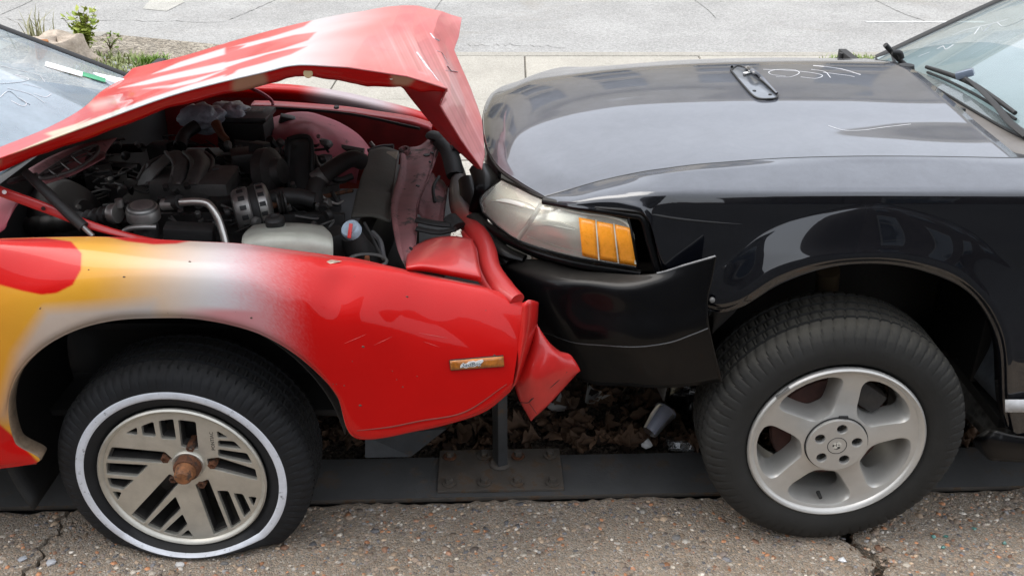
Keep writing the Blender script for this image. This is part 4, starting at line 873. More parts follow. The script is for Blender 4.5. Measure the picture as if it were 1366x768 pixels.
for k in range(15):
    x = 1206 + k * 3.9; y = 120 + k * 2.05; a_, n_ = on_sheet(CA, x, y, .0015); b2, _ = on_sheet(CA, x + 9 + k * .6, y + 1.5, .0015)
    tube('vent_slot', [a_, b2], .0020, MT['ink'], cowl, n=5, sub=0)
for (x, y) in ((1177, 98), (1279, 151)):
    p, _ = on_sheet(CA, x, y, .0); box('washer_nozzle', p + [0, 0, .006], (.032, .020, .016), MT['ink'], cowl, bev=.005, rot=(0, 0, .5))
tube('far_cowl_trim', [U(1126, 84, 3.62), U(1140, 90, 3.6), U(1160, 92, 3.56), U(1180, 92, 3.5)], [.012, .020, .018, .008], MT['ink'], cowl, n=8, flat=.5)
lathe('hood_bumper_stop', [(0, .028), (.006, .026), (.010, .012), (.028, .011), (.03, 0)], U(1122, 81, 3.60), (0, 0, 1), MT['dark'], cowl, seg=14)
tube('near_cowl_trim', [U(1344, 202, 2.25), U(1358, 209, 2.2), U(1390, 214, 2.18)], [.006, .014, .014], MT['ink'], cowl, n=8, flat=.5)
# chalk scrawl on the windscreen
for pts in ([(1270, 48), (1290, 40), (1320, 33), (1345, 26)], [(1240, 62), (1262, 58), (1280, 52)], [(1330, 30), (1340, 36), (1362, 28), (1370, 22)], [(1300, 46), (1308, 36), (1312, 42), (1322, 33)], [(1250, 66), (1258, 62), (1262, 66), (1272, 60)], [(1225, 76), (1240, 70)]):
    scrawl('chalk_mark', WA, pts, wind, .0012, off=-.003, sub=5)

# ------------------------------------------------------------------ red car
rc = thing('red_car', 'red coupe with flame paint and buckled hood crushed against the black car', 'car', (-.8, 2.75, 0))
YEL, WHT, REDC = np.array([.60, .29, .028]), np.array([.47, .47, .49]), np.array(RED)
def lerp(a, b, t): return a * (1 - t)[:, None] + b * t[:, None]
def paint_fender(V):
    x, y = px(V); sp = RNG.random(len(V)) * .5 + RNG.random(len(V)) * .5 - .5
    t1 = np.clip(sstep(105, 320, x + (y - 380) * .10 + vnoise(V, 9, 4) * 22), 0, 1)
    c = lerp(np.repeat(YEL[None], len(V), 0), np.repeat(WHT[None], len(V), 0), t1 * .96)
    edge = sstep(60, 5, np.abs(y - 420)) * 0
    t2 = sstep(268, 425, x + (y - 380) * -.05 + vnoise(V, 11, 8) * 8 + sp * 22)
    t2 = np.maximum(t2, sstep(425, 400, y) * 0 + sstep(215, 300, x) * sstep(405, 418, y) * .55 * (x > 200))
    c = lerp(c, np.repeat(REDC[None], len(V), 0), t2)
    low = insd(x, y, [(60, 412), (206, 402), (215, 440), (40, 500), (10, 560), (-6, 560), (20, 470)], 10) * .7
    c = lerp(c, np.repeat(WHT[None] * .8, len(V), 0), low * (1 - t2))
    c = lerp(c, np.repeat(YEL[None] * [.95, .75, .6], len(V), 0), .55 * sstep(70, -20, x))
    tear = insd(x, y, [(-60, 320), (60, 317), (95, 322), (109, 338), (108, 360), (97, 380), (75, 391), (55, 393), (30, 388), (0, 380), (-60, 362)], 1.2)
    tear2 = insd(x, y, [(140, 315), (170, 322), (205, 326), (235, 325), (270, 318), (270, 305), (140, 305)], 1.2)
    low2 = insd(x, y, [(-200, 560), (0, 566), (14, 578), (60, 625), (-200, 660)], 1.5)
    return lerp(c, np.repeat(REDC[None], len(V), 0), np.maximum(np.maximum(tear, tear2), low2))
Yr = [2.03, 1.965, 1.905, 1.882, 1.892]
def rcol(*p, d=0.0): return [U(x, y, yy + d) for (x, y), yy in zip(p, Yr)]
rcols = [
    rcol((-330, 322), (-330, 334), (-340, 470), (-310, 610), (-300, 640)), rcol((-200, 321), (-200, 333), (-210, 460), (-170, 610), (-150, 636)),
    rcol((-110, 320), (-110, 332), (-118, 450), (-50, 606), (44, 618)), rcol((-60, 319), (-60, 331), (-65, 435), (-20, 568), (20, 590)),
    rcol((-20, 319), (-20, 331), (-25, 420), (2, 530), (11, 545)), rcol((10, 318), (10, 331), (4, 402), (16, 490), (22, 503)),
    rcol((45, 317), (45, 331), (40, 388), (48, 455), (52, 468)), rcol((90, 316), (90, 331), (88, 376), (94, 430), (97, 442)),
    rcol((140, 316), (140, 331), (140, 368), (146, 415), (148, 428)), rcol((200, 319), (200, 333), (202, 365), (205, 411), (206, 424)),
    rcol((260, 322), (260, 336), (264, 368), (267, 415), (268, 426)), rcol((320, 325), (322, 339), (335, 375), (334, 429), (335, 441)),
    rcol((375, 332), (378, 345), (395, 395), (384, 452), (383, 465)), rcol((430, 339), (434, 352), (450, 410), (427, 484), (422, 496)),
    rcol((480, 346), (484, 360), (500, 430), (458, 522), (450, 529)), rcol((520, 355), (524, 367), (535, 450), (490, 570), (475, 584)),
    rcol((560, 364), (564, 377), (575, 455), (565, 560), (560, 574), d=.005), rcol((610, 374), (613, 386), (622, 460), (617, 547), (612, 561), d=.012),
    rcol((651, 384), (655, 394), (660, 460), (652, 532), (650, 546), d=.022), rcol((692, 399), (697, 406), (692, 455), (685, 505), (681, 521), d=.035)]
RG = np.swapaxes(np.array(rcols), 0, 1)
def dent(A):
    A = A.copy(); x, y = px(A)
    d = np.exp(-(((x - 452) / 22) ** 2 + ((y - 382) / 30) ** 2)); A[..., 1] += .014 * d
    d = np.exp(-(((x - 442) / 16) ** 2 + ((y - 349) / 6) ** 2)); A[..., 2] -= .008 * d
    w = sstep(540, 640, x); V = A.reshape(-1, 3); A[..., 1] += (.004 * vnoise(V, 20, 3)).reshape(x.shape) * w
    return A
rf, RA = sheet('fender', RG, MT['red'], rc, 36, 24, thick=0, paint=paint_fender, disp=dent)
LR = RA[-1]; i0 = 24 * 2
lipm = mat('arch_lip_edge', (.20, .14, .09), .7, var=.5, vs=40)
sheet('arch_lip', np.array([LR, LR + [0, .010, -.003], LR + [0, .04, .002]])[:, i0:24 * 15], lipm, rf, 0, 0, thick=.001)
tp = RA[0]; sheet('fender_top_flange', np.array([tp, tp + [0, .012, -.012], tp + [0, .03, -.05]]), mat('red_flange', (.40, .02, .02), .4, coat=.4, var=.2), rf, 0, 0, thick=.001)
# chipped filler at the dent
p, nn = on_sheet(RA, 442, 350, .001); fv = IV * np.array([.020, .006, .004]) * (1 + .35 * RNG.normal(size=(len(IV), 1))) + p; mesh('chipped_filler', fv, IF.tolist(), mat('filler', (.55, .47, .36), .8, var=.4, vs=90), rf, smooth=False)
tube('body_crease', np.array([on_sheet(RA, x, y, .0004)[0] for x, y in ((476, 574), (520, 569), (560, 561), (620, 549), (676, 512))]), [.001, .002, .002, .002, .001], mat('dirty_red', (.16, .02, .012), .7), rf, n=5, sub=8)
# chips, scratches and dirt specks in the old paint
chipm = mat('bare_chip', (.10, .06, .045), .8, var=.4); scm = mat('pale_scratch', (.50, .10, .09), .6, var=.3)
for i in range(46):
    x, y = random.uniform(20, 690), random.uniform(330, 560); p, nn = on_sheet(RA, x, y, 0); q = px(p)
    if abs(q[0] - x) + abs(q[1] - y) > 2: continue
    r_ = random.choice((.0012, .0015, .002, .003)); mesh('paint_chip', IV * np.array([r_ * random.uniform(.8, 1.6), .0006, r_]) + p, IF.tolist(), chipm, rf)
for i in range(4):
    x, y = random.uniform(430, 660), random.uniform(395, 530); a_ = random.gauss(0, .35); l_ = random.uniform(15, 45)
    tube('scratch', np.array([on_sheet(RA, x + l_ * k * math.cos(a_), y + l_ * k * math.sin(a_), .0002)[0] for k in (-.5, 0, .5)]), [.0001, .0004, .0001], scm, rf, n=4, sub=4)
# side marker lamp with a sticker
mk = [on_sheet(RA, x, y, .003)[0] for x, y in ((600, 480), (671, 474), (672, 487), (601, 492))]
mlp = sheet('marker_lamp', np.array([[mk[0], mk[1]], [mk[3], mk[2]]]), MT['amberdark'], rf, 3, 6, thick=.008)[0]
tube('marker_bezel', np.array(mk + [mk[0]]), .0022, MT['ink'], mlp, n=6, sub=0)
p = (mk[0] * .52 + mk[1] * .48 + mk[3] * .52 + mk[2] * .48) / 2 + np.array([-.010, -.0065, 0]); ux = (mk[1] - mk[0]); ux /= np.linalg.norm(ux); uz = np.cross(ux, [0, 1, 0]); uz = np.array([-ux[2] * 0, 0, 1.])
ol = [(-.026, -.006), (-.024, .002), (-.018, .006), (-.012, .003), (-.006, .008), (.004, .009), (.010, .007), (.016, .009), (.026, .011), (.028, .006), (.022, .0), (.021, -.006), (.014, -.005), (.006, -.007), (-.004, -.006), (-.012, -.008), (-.018, -.006)]
st = plate('sticker', [ol], p, ux, (0, 0, 1), .0008, MT['paper'], mlp); text_mesh('sticker_text', 'SadBoy', p + np.array([0, -.0009, 0]), ux, (0, 0, 1), .0155, .0004, mat('grey_ink', (.10, .12, .13), .6), mlp, shear=.25)
# nose pieces
E1 = grid_px([[(697, 404, 1.93), (706, 400, 1.925), (716, 402, 1.95), (718, 404, 1.99)], [(693, 450, 1.93), (702, 445, 1.92), (711, 438, 1.945), (715, 436, 1.985)], [(686, 500, 1.935), (692, 492, 1.925), (699, 482, 1.945), (704, 476, 1.98)], [(682, 520, 1.94), (686, 514, 1.935), (690, 510, 1.95), (694, 505, 1.97)]])
sheet('bumper_end_strip', E1, MT['redplain'], rc, 6, 6, thick=.003)
E2 = grid_px([[(714, 425, 2.02), (716, 432, 1.985), (720, 440, 1.98), (724, 450, 2.0)], [(700, 470, 1.99), (714, 462, 1.955), (734, 464, 1.95), (745, 468, 1.985)], [(688, 505, 1.97), (712, 494, 1.93), (742, 480, 1.94), (761, 474, 1.97)], [(692, 530, 1.965), (716, 518, 1.93), (746, 502, 1.94), (773, 492, 1.965)], [(709, 561, 1.97), (716, 553, 1.95), (735, 535, 1.955), (772, 494, 1.97)]])
torn, TA = sheet('torn_bumper', E2, MT['redplain'], rc, 8, 8, thick=.004)
tube('crack_line', np.array([on_sheet(TA, x, y, .0012)[0] for x, y in ((690, 538), (705, 536), (712, 530), (735, 515), (756, 495))]), .0015, MT['ink'], torn, n=5, sub=5)
tube('crack_line', np.array([on_sheet(TA, x, y, .0012)[0] for x, y in ((707, 537), (713, 546), (716, 551))]), .0014, MT['ink'], torn, n=5, sub=4)
HD = grid_px([[(546, 334, 2.22), (570, 321, 2.25), (600, 316, 2.25), (630, 320, 2.24)], [(543, 346, 2.12), (570, 335, 2.13), (604, 333, 2.13), (635, 340, 2.13)], [(542, 356, 2.03), (565, 353, 2.03), (600, 358, 2.025), (641, 366, 2.03)], [(543, 360, 2.035), (566, 361, 2.04), (602, 367, 2.035), (643, 375, 2.04)]])
sheet('headlamp_door', HD, MT['redplain'], rc, 7, 7, thick=.006)
NR = np.array([U(*p) for p in ((608, 215, 2.95), (612, 235, 2.82), (611, 259, 2.65), (617, 285, 2.48), (634, 308, 2.34), (648, 332, 2.22), (654, 358, 2.12), (670, 383, 2.05), (690, 400, 2.0))])
m_nr, tn, bn = nt('red_fascia_graded'); tcn = N(tn, 'ShaderNodeTexCoord'); sxn = N(tn, 'ShaderNodeSeparateXYZ'); tn.links.new(tcn.outputs['Object'], sxn.inputs[0])
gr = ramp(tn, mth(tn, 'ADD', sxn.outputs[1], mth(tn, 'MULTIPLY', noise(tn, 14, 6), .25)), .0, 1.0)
gg = mth(tn, 'MULTIPLY', ramp(tn, mth(tn, 'ADD', mth(tn, 'MULTIPLY', sxn.outputs[1], 1.6), mth(tn, 'ADD', 1.0, mth(tn, 'MULTIPLY', noise(tn, 14, 6), .5))), .55, .95), .97)  # red turns darker towards the far end, with a noisy boundary
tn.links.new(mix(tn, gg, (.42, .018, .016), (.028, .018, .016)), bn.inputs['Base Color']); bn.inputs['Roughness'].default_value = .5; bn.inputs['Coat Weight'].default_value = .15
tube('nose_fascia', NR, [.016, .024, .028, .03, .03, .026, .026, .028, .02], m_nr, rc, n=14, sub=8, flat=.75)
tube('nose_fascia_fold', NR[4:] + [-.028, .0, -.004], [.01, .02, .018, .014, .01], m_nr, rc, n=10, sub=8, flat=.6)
# hood, buckled
H = [ # columns from the cowl to the front edge, each near -> far
    [(-95, 246, 2.03), (-20, 205, 2.25), (60, 172, 2.50), (108, 146, 2.76), (135, 122, 2.98), (160, 107, 3.2), (177, 91, 3.38)],
    [(31, 199, 2.04), (80, 172, 2.26), (128, 147, 2.50), (165, 125, 2.76), (192, 108, 2.98), (222, 91, 3.2), (247, 74, 3.40)],
    [(117, 167, 2.05), (160, 143, 2.27), (202, 121, 2.52), (236, 101, 2.77), (262, 86, 3.0), (288, 70, 3.2), (310, 55, 3.40)],
    [(234, 125, 2.06), (262, 107, 2.28), (292, 89, 2.53), (318, 73, 2.78), (340, 60, 3.0), (362, 48, 3.2), (380, 36, 3.40)],
    [(350, 96, 2.07), (372, 80, 2.3), (394, 66, 2.55), (412, 52, 2.80), (428, 41, 3.02), (442, 30, 3.22), (450, 20, 3.40)],
    [(398, 86, 2.07), (416, 71, 2.3), (434, 57, 2.55), (450, 45, 2.80), (464, 34, 3.02), (478, 24, 3.22), (487, 14, 3.40)],
    [(464, 89, 2.07), (472, 74, 2.3), (482, 60, 2.55), (492, 45, 2.80), (500, 32, 3.02), (508, 20, 3.22), (514, 9, 3.40)],
    [(543, 101, 2.075), (536, 86, 2.3), (528, 68, 2.55), (524, 46, 2.80), (525, 30, 3.02), (530, 17, 3.22), (536, 7, 3.40)],
    [(597, 118, 2.09), (580, 103, 2.32), (565, 80, 2.57), (554, 52, 2.82), (550, 32, 3.03), (554, 17, 3.23), (558, 8, 3.42)],
    [(588, 141, 2.13), (602, 128, 2.36), (600, 104, 2.6), (588, 68, 2.84), (578, 42, 3.05), (584, 24, 3.24), (590, 16, 3.43)],
    [(615, 185, 2.20), (622, 168, 2.42), (620, 135, 2.64), (606, 92, 2.86), (594, 58, 3.07), (600, 38, 3.25), (604, 21, 3.44)],
    [(643, 225, 2.30), (647, 205, 2.46), (643, 160, 2.66), (627, 115, 2.88), (606, 65, 3.09), (612, 50, 3.27), (616, 25, 3.44)]]
HRG = np.swapaxes(np.array([[U(*p) for p in c_] for c_ in H]), 0, 1)
def paint_hood(V):
    x, y = px(V); n = len(V); c = np.repeat(REDC[None] * [.88, 1, 1], n, 0)
    W_ = insd(x, y, [(296, 52), (417, 26), (540, 2), (575, 40), (560, 110), (394, 96), (296, 112)], 1.5) * sstep(500, 400, x + (y - 60) * .55 + vnoise(V, 14, 9) * 16)
    for fg in ([(280, 66), (320, 50), (360, 39), (417, 27), (405, 36), (360, 50), (320, 60), (280, 71)], [(280, 78), (318, 66), (360, 55), (392, 47), (422, 43), (411, 54), (375, 66), (338, 75), (310, 82), (280, 88)], [(280, 98), (320, 84), (359, 72), (385, 66), (410, 62), (388, 73), (352, 84), (310, 95), (280, 104)], [(280, 100), (300, 93), (322, 88), (312, 98), (294, 105), (280, 109)], [(285, 70), (305, 63), (328, 60), (315, 68), (296, 74)]):
        W_ = W_ * (1 - insd(x, y, fg, 1.0))
    for s_ in ([(300, 64), (300, 73), (262, 84), (225, 94), (203, 99), (240, 83)], [(300, 83), (300, 93), (240, 104), (195, 113), (158, 118), (215, 102)], [(300, 100), (300, 111), (234, 130), (150, 162), (70, 193), (10, 214), (10, 208), (110, 164), (200, 131), (255, 113)], [(302, 93), (262, 110), (230, 117), (190, 119), (230, 113), (265, 104)],
               [(60, 178), (100, 166), (120, 158), (100, 170), (70, 182)]):
        W_ = np.maximum(W_, insd(x, y, s_, 1.1))
    wc_ = lerp(np.repeat((WHT * [1.02, 1.0, .95])[None], n, 0), np.repeat((YEL * [1, 1.25, 3.5])[None], n, 0), sstep(190, 60, x) * .55)
    wear_ = insd(x, y, [(118, 138), (150, 130), (165, 132), (150, 140), (125, 146)], 5); W_ = np.maximum(W_, wear_ * .6)
    pinkf = np.clip(.50 + .25 * vnoise(V, 6, 15), 0, .8) * sstep(330, 470, x) + .10; c = lerp(c, np.repeat(np.array([[.62, .27, .26]]), n, 0), pinkf)
    c = lerp(c, wc_, W_)
    tt = x * .9 - y * .45; st_ = sum(np.sin(tt * f + p_) for f, p_ in ((.23, 0), (.51, 1), (.93, 2.2), (1.7, .5))) / 2.2 * (.5 + .5 * vnoise(V, 7, 17)); fr = sstep(470, 560, x) * sstep(0, 60, y)
    c = lerp(c, np.repeat(np.array([[.70, .42, .40]]), n, 0), np.clip(st_ - .15, 0, 1) * fr * .4); c = lerp(c, np.repeat(np.array([[.22, .07, .06]]), n, 0), np.clip(-st_ - .25, 0, 1) * fr * .45)
    scuff = np.clip(vnoise(V * [1, 1, 3], 26, 12) * .5 + .2, 0, 1) * sstep(500, 580, x) * .30
    return lerp(c, np.repeat(np.array([[.46, .20, .19]]), n, 0), scuff)
def hood_dents(A):
    L = np.asarray(HRG); L = np.stack([np.interp(np.linspace(0, len(L) - 1, A.shape[0]), np.arange(len(L)), L[:, j, k]) for j in range(L.shape[1]) for k in range(3)], -1).reshape(A.shape[0], -1, 3)
    L = np.stack([np.interp(np.linspace(0, L.shape[1] - 1, A.shape[1]), np.arange(L.shape[1]), L[i, :, k]) for i in range(A.shape[0]) for k in range(3)], 0).reshape(A.shape[0], 3, -1).swapaxes(1, 2)
    kw = (sstep(4.5, 6.0, np.linspace(0, 11, A.shape[1])) * .85)[None, :, None]; A = A * (1 - kw) + L * kw      # hard kinks where the metal folded
    x, y = px(A); V = A.reshape(-1, 3); w = sstep(400, 560, x)
    rid = np.abs(((x * .55 + y) / 26.0) % 1 - .5) * 2
    A[..., 2] += (.004 * vnoise(V, 9, 21)).reshape(x.shape) * w + .0012 * (rid - .5) * w * sstep(0, .08, np.linspace(0, 1, A.shape[0]))[:, None]
    # a crease ridge running down the folded front
    return A
hood_r, RHA = sheet('hood', HRG, MT['red'], rc, 22, 30, thick=0, paint=paint_hood, disp=hood_dents)
h2 = hood_r.modifiers.new('thickness', 'SOLIDIFY'); h2.thickness = .003; h2.offset = -1
# folded inner frame along the near edge
top = RHA[0]; xs_, _y = px(top)
lowpx = [(-95, 268), (31, 215), (52, 206), (128, 181), (226, 143), (300, 125), (350, 114), (394, 101), (420, 102), (476, 111), (490, 115), (534, 115), (560, 122)]
low_y = np.interp(xs_, [p[0] for p in lowpx], [p[1] for p in lowpx])
sel = [i for i in range(len(top)) if i <= 30 * 8]
fl = np.array([[top[i] + [0, .001, -.001], U(xs_[i], (low_y[i] + px(top[i])[1]) / 2, top[i][1] + .006), U(xs_[i], low_y[i] + .6 * math.sin(i * .35), top[i][1] + .018), U(xs_[i], low_y[i] - 1, top[i][1] + .07)] for i in sel])
def paint_flange(V):
    n = len(V); return lerp(np.repeat((REDC * [.80, 1, 1])[None], n, 0), np.repeat(np.array([[.34, .22, .13]]), n, 0), sstep(.62, .9, vnoise(V, 34, 51)) * .8)
sheet('hood_edge_frame', fl, MT['red'], hood_r, 1, 4, thick=.002, paint=paint_flange)
UF = grid_px([[(535, 113, 2.14), (565, 112, 2.12), (596, 120, 2.10)], [(548, 130, 2.18), (568, 132, 2.15), (587, 141, 2.135)], [(572, 160, 2.22), (588, 164, 2.19), (602, 165, 2.175)], [(600, 190, 2.27), (612, 195, 2.24), (622, 197, 2.225)], [(636, 224, 2.33), (640, 225, 2.32), (643, 226, 2.305)]])
sheet('hood_inner_panel', UF, MT['redin'], hood_r, 6, 6, thick=.003)
UF2 = grid_px([[(536, 114, 2.14), (528, 112, 2.3), (520, 108, 2.6)], [(550, 133, 2.18), (560, 128, 2.35), (565, 120, 2.6)], [(575, 163, 2.22), (590, 150, 2.38), (595, 140, 2.62)], [(602, 193, 2.27), (612, 180, 2.42), (616, 165, 2.65)]])
sheet('hood_brace', UF2, MT['redin'], hood_r, 5, 5, thick=.003)
for (x, y, l) in ((411, 101, .042), (522, 107, .018)):
    i = int(np.argmin(np.abs(xs_ - x))); lathe('flange_hole', [(0, l / 2 * .5), (.002, l / 2 * .45), (.002, 0)], U(x, y - 3, top[i][1] + .006), (0, -1, .25), mat('tan_inside', (.42, .30, .16), .8) if l > .03 else MT['label_'], hood_r, seg=16)
# scraped marks on the folded front
for pts in ([(574, 45), (580, 52), (586, 55)], [(583, 68), (590, 72), (598, 86)], [(594, 94), (604, 95), (610, 96)], [(596, 88), (602, 96)], [(556, 70), (572, 92), (588, 118)]):
    scrawl('scrape_mark', RHA, pts, hood_r, .0030, -.0035, 6); bpy.data.objects[[o.name for o in hood_r.children if o.name.startswith('scrape_mark')][-1]].data.materials[0] = MT['grit']

# red car wheel: alloy with finned slots, flat whitewall tyre
rwY = 1.935; k_ = lambda x, y: (100 + x / 3.2, 520 + y / 3.2)
rimpx = [(85, 365), (130, 230), (230, 150), (430, 95), (600, 135), (740, 235), (820, 400), (770, 540), (650, 620), (500, 660), (330, 620), (200, 540), (120, 450)]
Q = np.array([U(*k_(*v), rwY)[[0, 2]] for v in rimpx]); A_ = np.c_[2 * Q, np.ones(len(Q))]; s_ = np.linalg.lstsq(A_, (Q ** 2).sum(1), rcond=None)[0]
rwc = np.array([s_[0], rwY, s_[1]]); RR = math.sqrt(s_[2] + s_[0] ** 2 + s_[1] ** 2)
slots = [[(441, 125), (516, 134), (528, 252), (455, 240)], [(358, 130), (420, 122), (433, 210), (370, 205)], [(284, 152), (335, 133), (347, 197), (290, 192)], [(217, 182), (265, 157), (267, 190)],
         [(158, 241), (385, 262), (418, 292), (370, 308), (134, 292)], [(125, 306), (315, 318), (265, 367), (122, 355)], [(125, 371), (254, 381), (205, 423), (135, 412)], [(142, 432), (200, 434), (165, 475)],
         [(405, 355), (450, 388), (285, 578), (228, 540)], [(430, 452), (453, 505), (355, 610), (300, 585)], [(460, 527), (482, 572), (432, 628), (375, 612)], [(485, 593), (508, 632), (452, 630)],
         [(515, 400), (570, 378), (655, 590), (595, 618)], [(607, 427), (655, 428), (710, 560), (668, 588)], [(677, 437), (718, 442), (752, 513), (722, 543)], [(740, 452), (777, 455), (762, 495)],
         [(563, 292), (612, 285), (770, 335), (780, 382), (576, 330)], [(612, 250), (735, 268), (758, 312), (612, 280)], [(612, 212), (680, 217), (713, 250), (612, 238)], [(607, 172), (655, 200), (610, 202)]]
FY = rwY + .012
C2 = rwc[[0, 2]]
sl2 = []
for s_ in slots:
    q = [U(*k_(*v), FY)[[0, 2]] - C2 for v in s_]; q = [p if np.hypot(*p) < RR - .016 else p / np.hypot(*p) * (RR - .016) for p in q]
    hc_ = U(253, 621, FY)[[0, 2]] - C2; q = [p if np.hypot(*(p - hc_)) > .043 else hc_ + (p - hc_) / np.hypot(*(p - hc_)) * .043 for p in q]
    sl2.append(rounded(q, .005))
hubp = U(253, 621, FY)[[0, 2]] - C2
rw = plate('wheel', [circle2(0, 0, RR - .006, 96)] + sl2 + [circle2(hubp[0], hubp[1], .031, 32)], rwc + [0, .016, 0], (1, 0, 0), (0, 0, 1), .010, MT['alu'], rc, bev=.0012)
plate('slot_depth', [circle2(0, 0, RR - .008, 96)] + [[tuple(np.mean(q, 0) + (np.array(p) - np.mean(q, 0)) * .93) for p in q] for q in sl2] + [circle2(hubp[0], hubp[1], .031, 32)], rwc + [0, .034, 0], (1, 0, 0), (0, 0, 1), .024, MT['darkmetal'], rw)
lathe('rim_flange', [(.020, RR - .012), (.008, RR - .009), (.002, RR - .004), (.0, RR), (.004, RR + .004), (.012, RR + .003)], rwc, (0, 1, 0), MT['alu'], rw, seg=96, cap=False)
lathe('rim_barrel', [(.04, RR - .014), (.10, RR - .02), (.18, RR - .012)], rwc, (0, 1, 0), MT['darkmetal'], rw, seg=64, cap=False)
lathe('brake_drum', [(.085, .0), (.085, .125), (.10, .13), (.16, .13)], rwc, (0, 1, 0), MT['darkmetal'], rw, seg=48)
hb = U(252.5, 618, rwY + .012)
lathe('hub', [(.02, .037), (.0, .036), (-.006, .033), (-.026, .032), (-.030, .028), (-.028, .0)], hb, (0, 1, 0), MT['rust'], rw, seg=36)
lathe('grease_cap', [(-.024, .026), (-.034, .0255), (-.037, .0235), (-.054, .0215), (-.061, .016), (-.063, .006), (-.063, 0)], hb, (0, 1, 0), mat('orange_rust', (.26, .105, .040), .6, metal=.3, var=.6, vs=50, wear=.5, wcol=(.06, .035, .022), wsc=40), rw, seg=36)
lathe('hub_ring', [(.0, .041), (-.007, .0405), (-.010, .038), (-.008, .034)], hb, (0, 1, 0), MT['alu'], rw, seg=36)
for v in ((497, 238), (390, 285), (425, 370), (545, 393), (590, 310)):
    p = U(*k_(*v), rwY + .020); lathe('lug_nut', [(.03, .0125), (.0, .0125), (-.012, .011), (-.014, .006), (-.010, .0045), (-.010, 0)], p, (0, 1, 0), MT['rust'], rw, seg=6, auto=20)
p = U(283.5, 588, rwY + .0098); text_mesh('cast_lettering', 'PONTIAC', p, (0.02, 0, 1), (-1, 0, .02), .0125, .0008, MT['ink'], rw)
TR = .318; tcn_ = rwc + np.array([0, -.004, 0]); tcn_[2] = rwc[2]
tyre(rw, tcn_ + [0, .004, 0], TR, .215, RR + .004, MT['rubber'], sip=6, flat_z=.004)
wv = []
for (y, r) in ((.0035, RR + .034), (.0008, RR + .035), (-.0006, RR + .040), (-.0008, RR + .050), (.0006, RR + .0545), (.0035, RR + .055)):
    th_ = np.linspace(0, 2 * math.pi, 361)[:-1]; wv.append(np.stack([tcn_[0] + r * np.cos(th_), np.full(360, tcn_[1] + .0035 + y), tcn_[2] + r * np.sin(th_)], 1))
wv = flatten(np.array(wv).reshape(-1, 3), tcn_ + [0, .004, 0], .006)
mesh('whitewall_ring', wv, gfaces(6, 360, wrap_c=True), MT['white'], rw)
# wheel housing and closed body
th = np.linspace(rad(8), rad(205), 60); yv = np.linspace(1.95, 2.36, 8)
LIN = np.array([[(rwc[0] - .01 + .425 * math.cos(a), y, .30 + .415 * math.sin(a)) for a in th] for y in yv]); sheet('wheel_liner', LIN, MT['dark'], rc, 0, 0, thick=.003)
box('inner_wheel_panel', (-.92, 2.40, .44), (.95, .02, .62), MT['dark'], rc, bev=.004)
sheet('sill', grid_px([[(-260, 560, 1.93), (-60, 565, 1.92), (2, 572, 1.92), (22, 592, 1.925)], [(-260, 600, 1.92), (-60, 598, 1.91), (15, 600, 1.912), (38, 608, 1.92)], [(-260, 624, 1.93), (-60, 622, 1.925), (20, 620, 1.925), (49, 618, 1.93)]]), MT['redplain'], rc, 4, 5, thick=.004)
box('floor_pan', (-.70, 2.75, .25), (1.2, 1.1, .02), MT['dark'], rc, bev=.003)
box('bay_floor', (-.72, 2.72, .50), (1.05, .98, .02), MT['ink'], rc, bev=.003)
box('firewall', (-1.27, 2.78, .66), (.03, 1.50, .46), MT['ink'], rc, bev=.003)
box('cabin_floor', (-1.85, 2.75, .30), (1.1, 1.6, .03), MT['dark'], rc, bev=.003)
# far fender: top edge, inner face, rail
FT = grid_px([[(150, 112, 3.52), (345, 112, 3.52), (420, 117, 3.52), (490, 130, 3.50), (565, 150, 3.46), (600, 166, 3.42)], [(150, 116, 3.44), (345, 117, 3.44), (420, 123, 3.44), (490, 137, 3.42), (565, 158, 3.40), (600, 176, 3.36)]])
def paint_far(V):
    x, y = px(V); return lerp(np.repeat((REDC * .9)[None], len(V), 0), np.repeat(WHT[None], len(V), 0), sstep(395, 440, x) * sstep(560, 500, x) * .85)  # white highlight along the top edge mixed into the red
far, _ = sheet('far_fender', np.array([FT[0] + [0, .06, -.06], FT[0], FT[1], FT[1] + [0, -.004, -.05]]), MT['red'], rc, 5, 8, thick=.002, paint=paint_far)
low = np.array([[(p[0], 3.58, .62), (p[0], 3.60, .35)] for p in FT[0]]); sheet('far_fender_side', np.swapaxes(np.concatenate([(FT[0] + [0, .055, -.06])[:, None], low], 1), 0, 1), MT['redplain'], rc, 4, 4)
IF_ = np.array([FT[1] + [0, -.004, -.02], FT[1] + [0, -.008, -.10], FT[1] + [0, -.02, -.30]]); sheet('inner_fender', IF_, mat('dark_inner_red', (.20, .010, .010), .6, var=.4), rc, 4, 6)  # inner face in a darker red than the outer fender
RL = np.array([U(*p) for p in ((335, 140, 3.30), (369, 141, 3.30), (450, 147, 3.28), (500, 154, 3.25), (545, 161, 3.22), (576, 170, 3.20))])
rail, _ = sheet('fender_rail', np.array([RL + [0, .05, .0], RL, RL + [0, -.006, -.012]]), mat('faded_red_rail', (.45, .05, .055), .5, coat=.2, var=.3), rc, 3, 6, thick=.002)
for x, y in ((449, 144), (523, 157)): lathe('bolt_head', [(0, .010), (.006, .009), (.006, 0)], U(x, y, 3.27), (0, -.3, 1), MT['darkmetal'], rail, seg=6, auto=20)
tube('rail_bracket', [U(333, 117, 3.3), U(350, 125, 3.28), U(362, 134, 3.26), U(364, 140, 3.25)], .006, MT['pink'], rc, n=6)
tube('cable', [U(300, 143, 3.1), U(380, 145, 3.12), U(470, 153, 3.1), U(560, 172, 3.0)], .005, MT['hose'], rc, n=6)
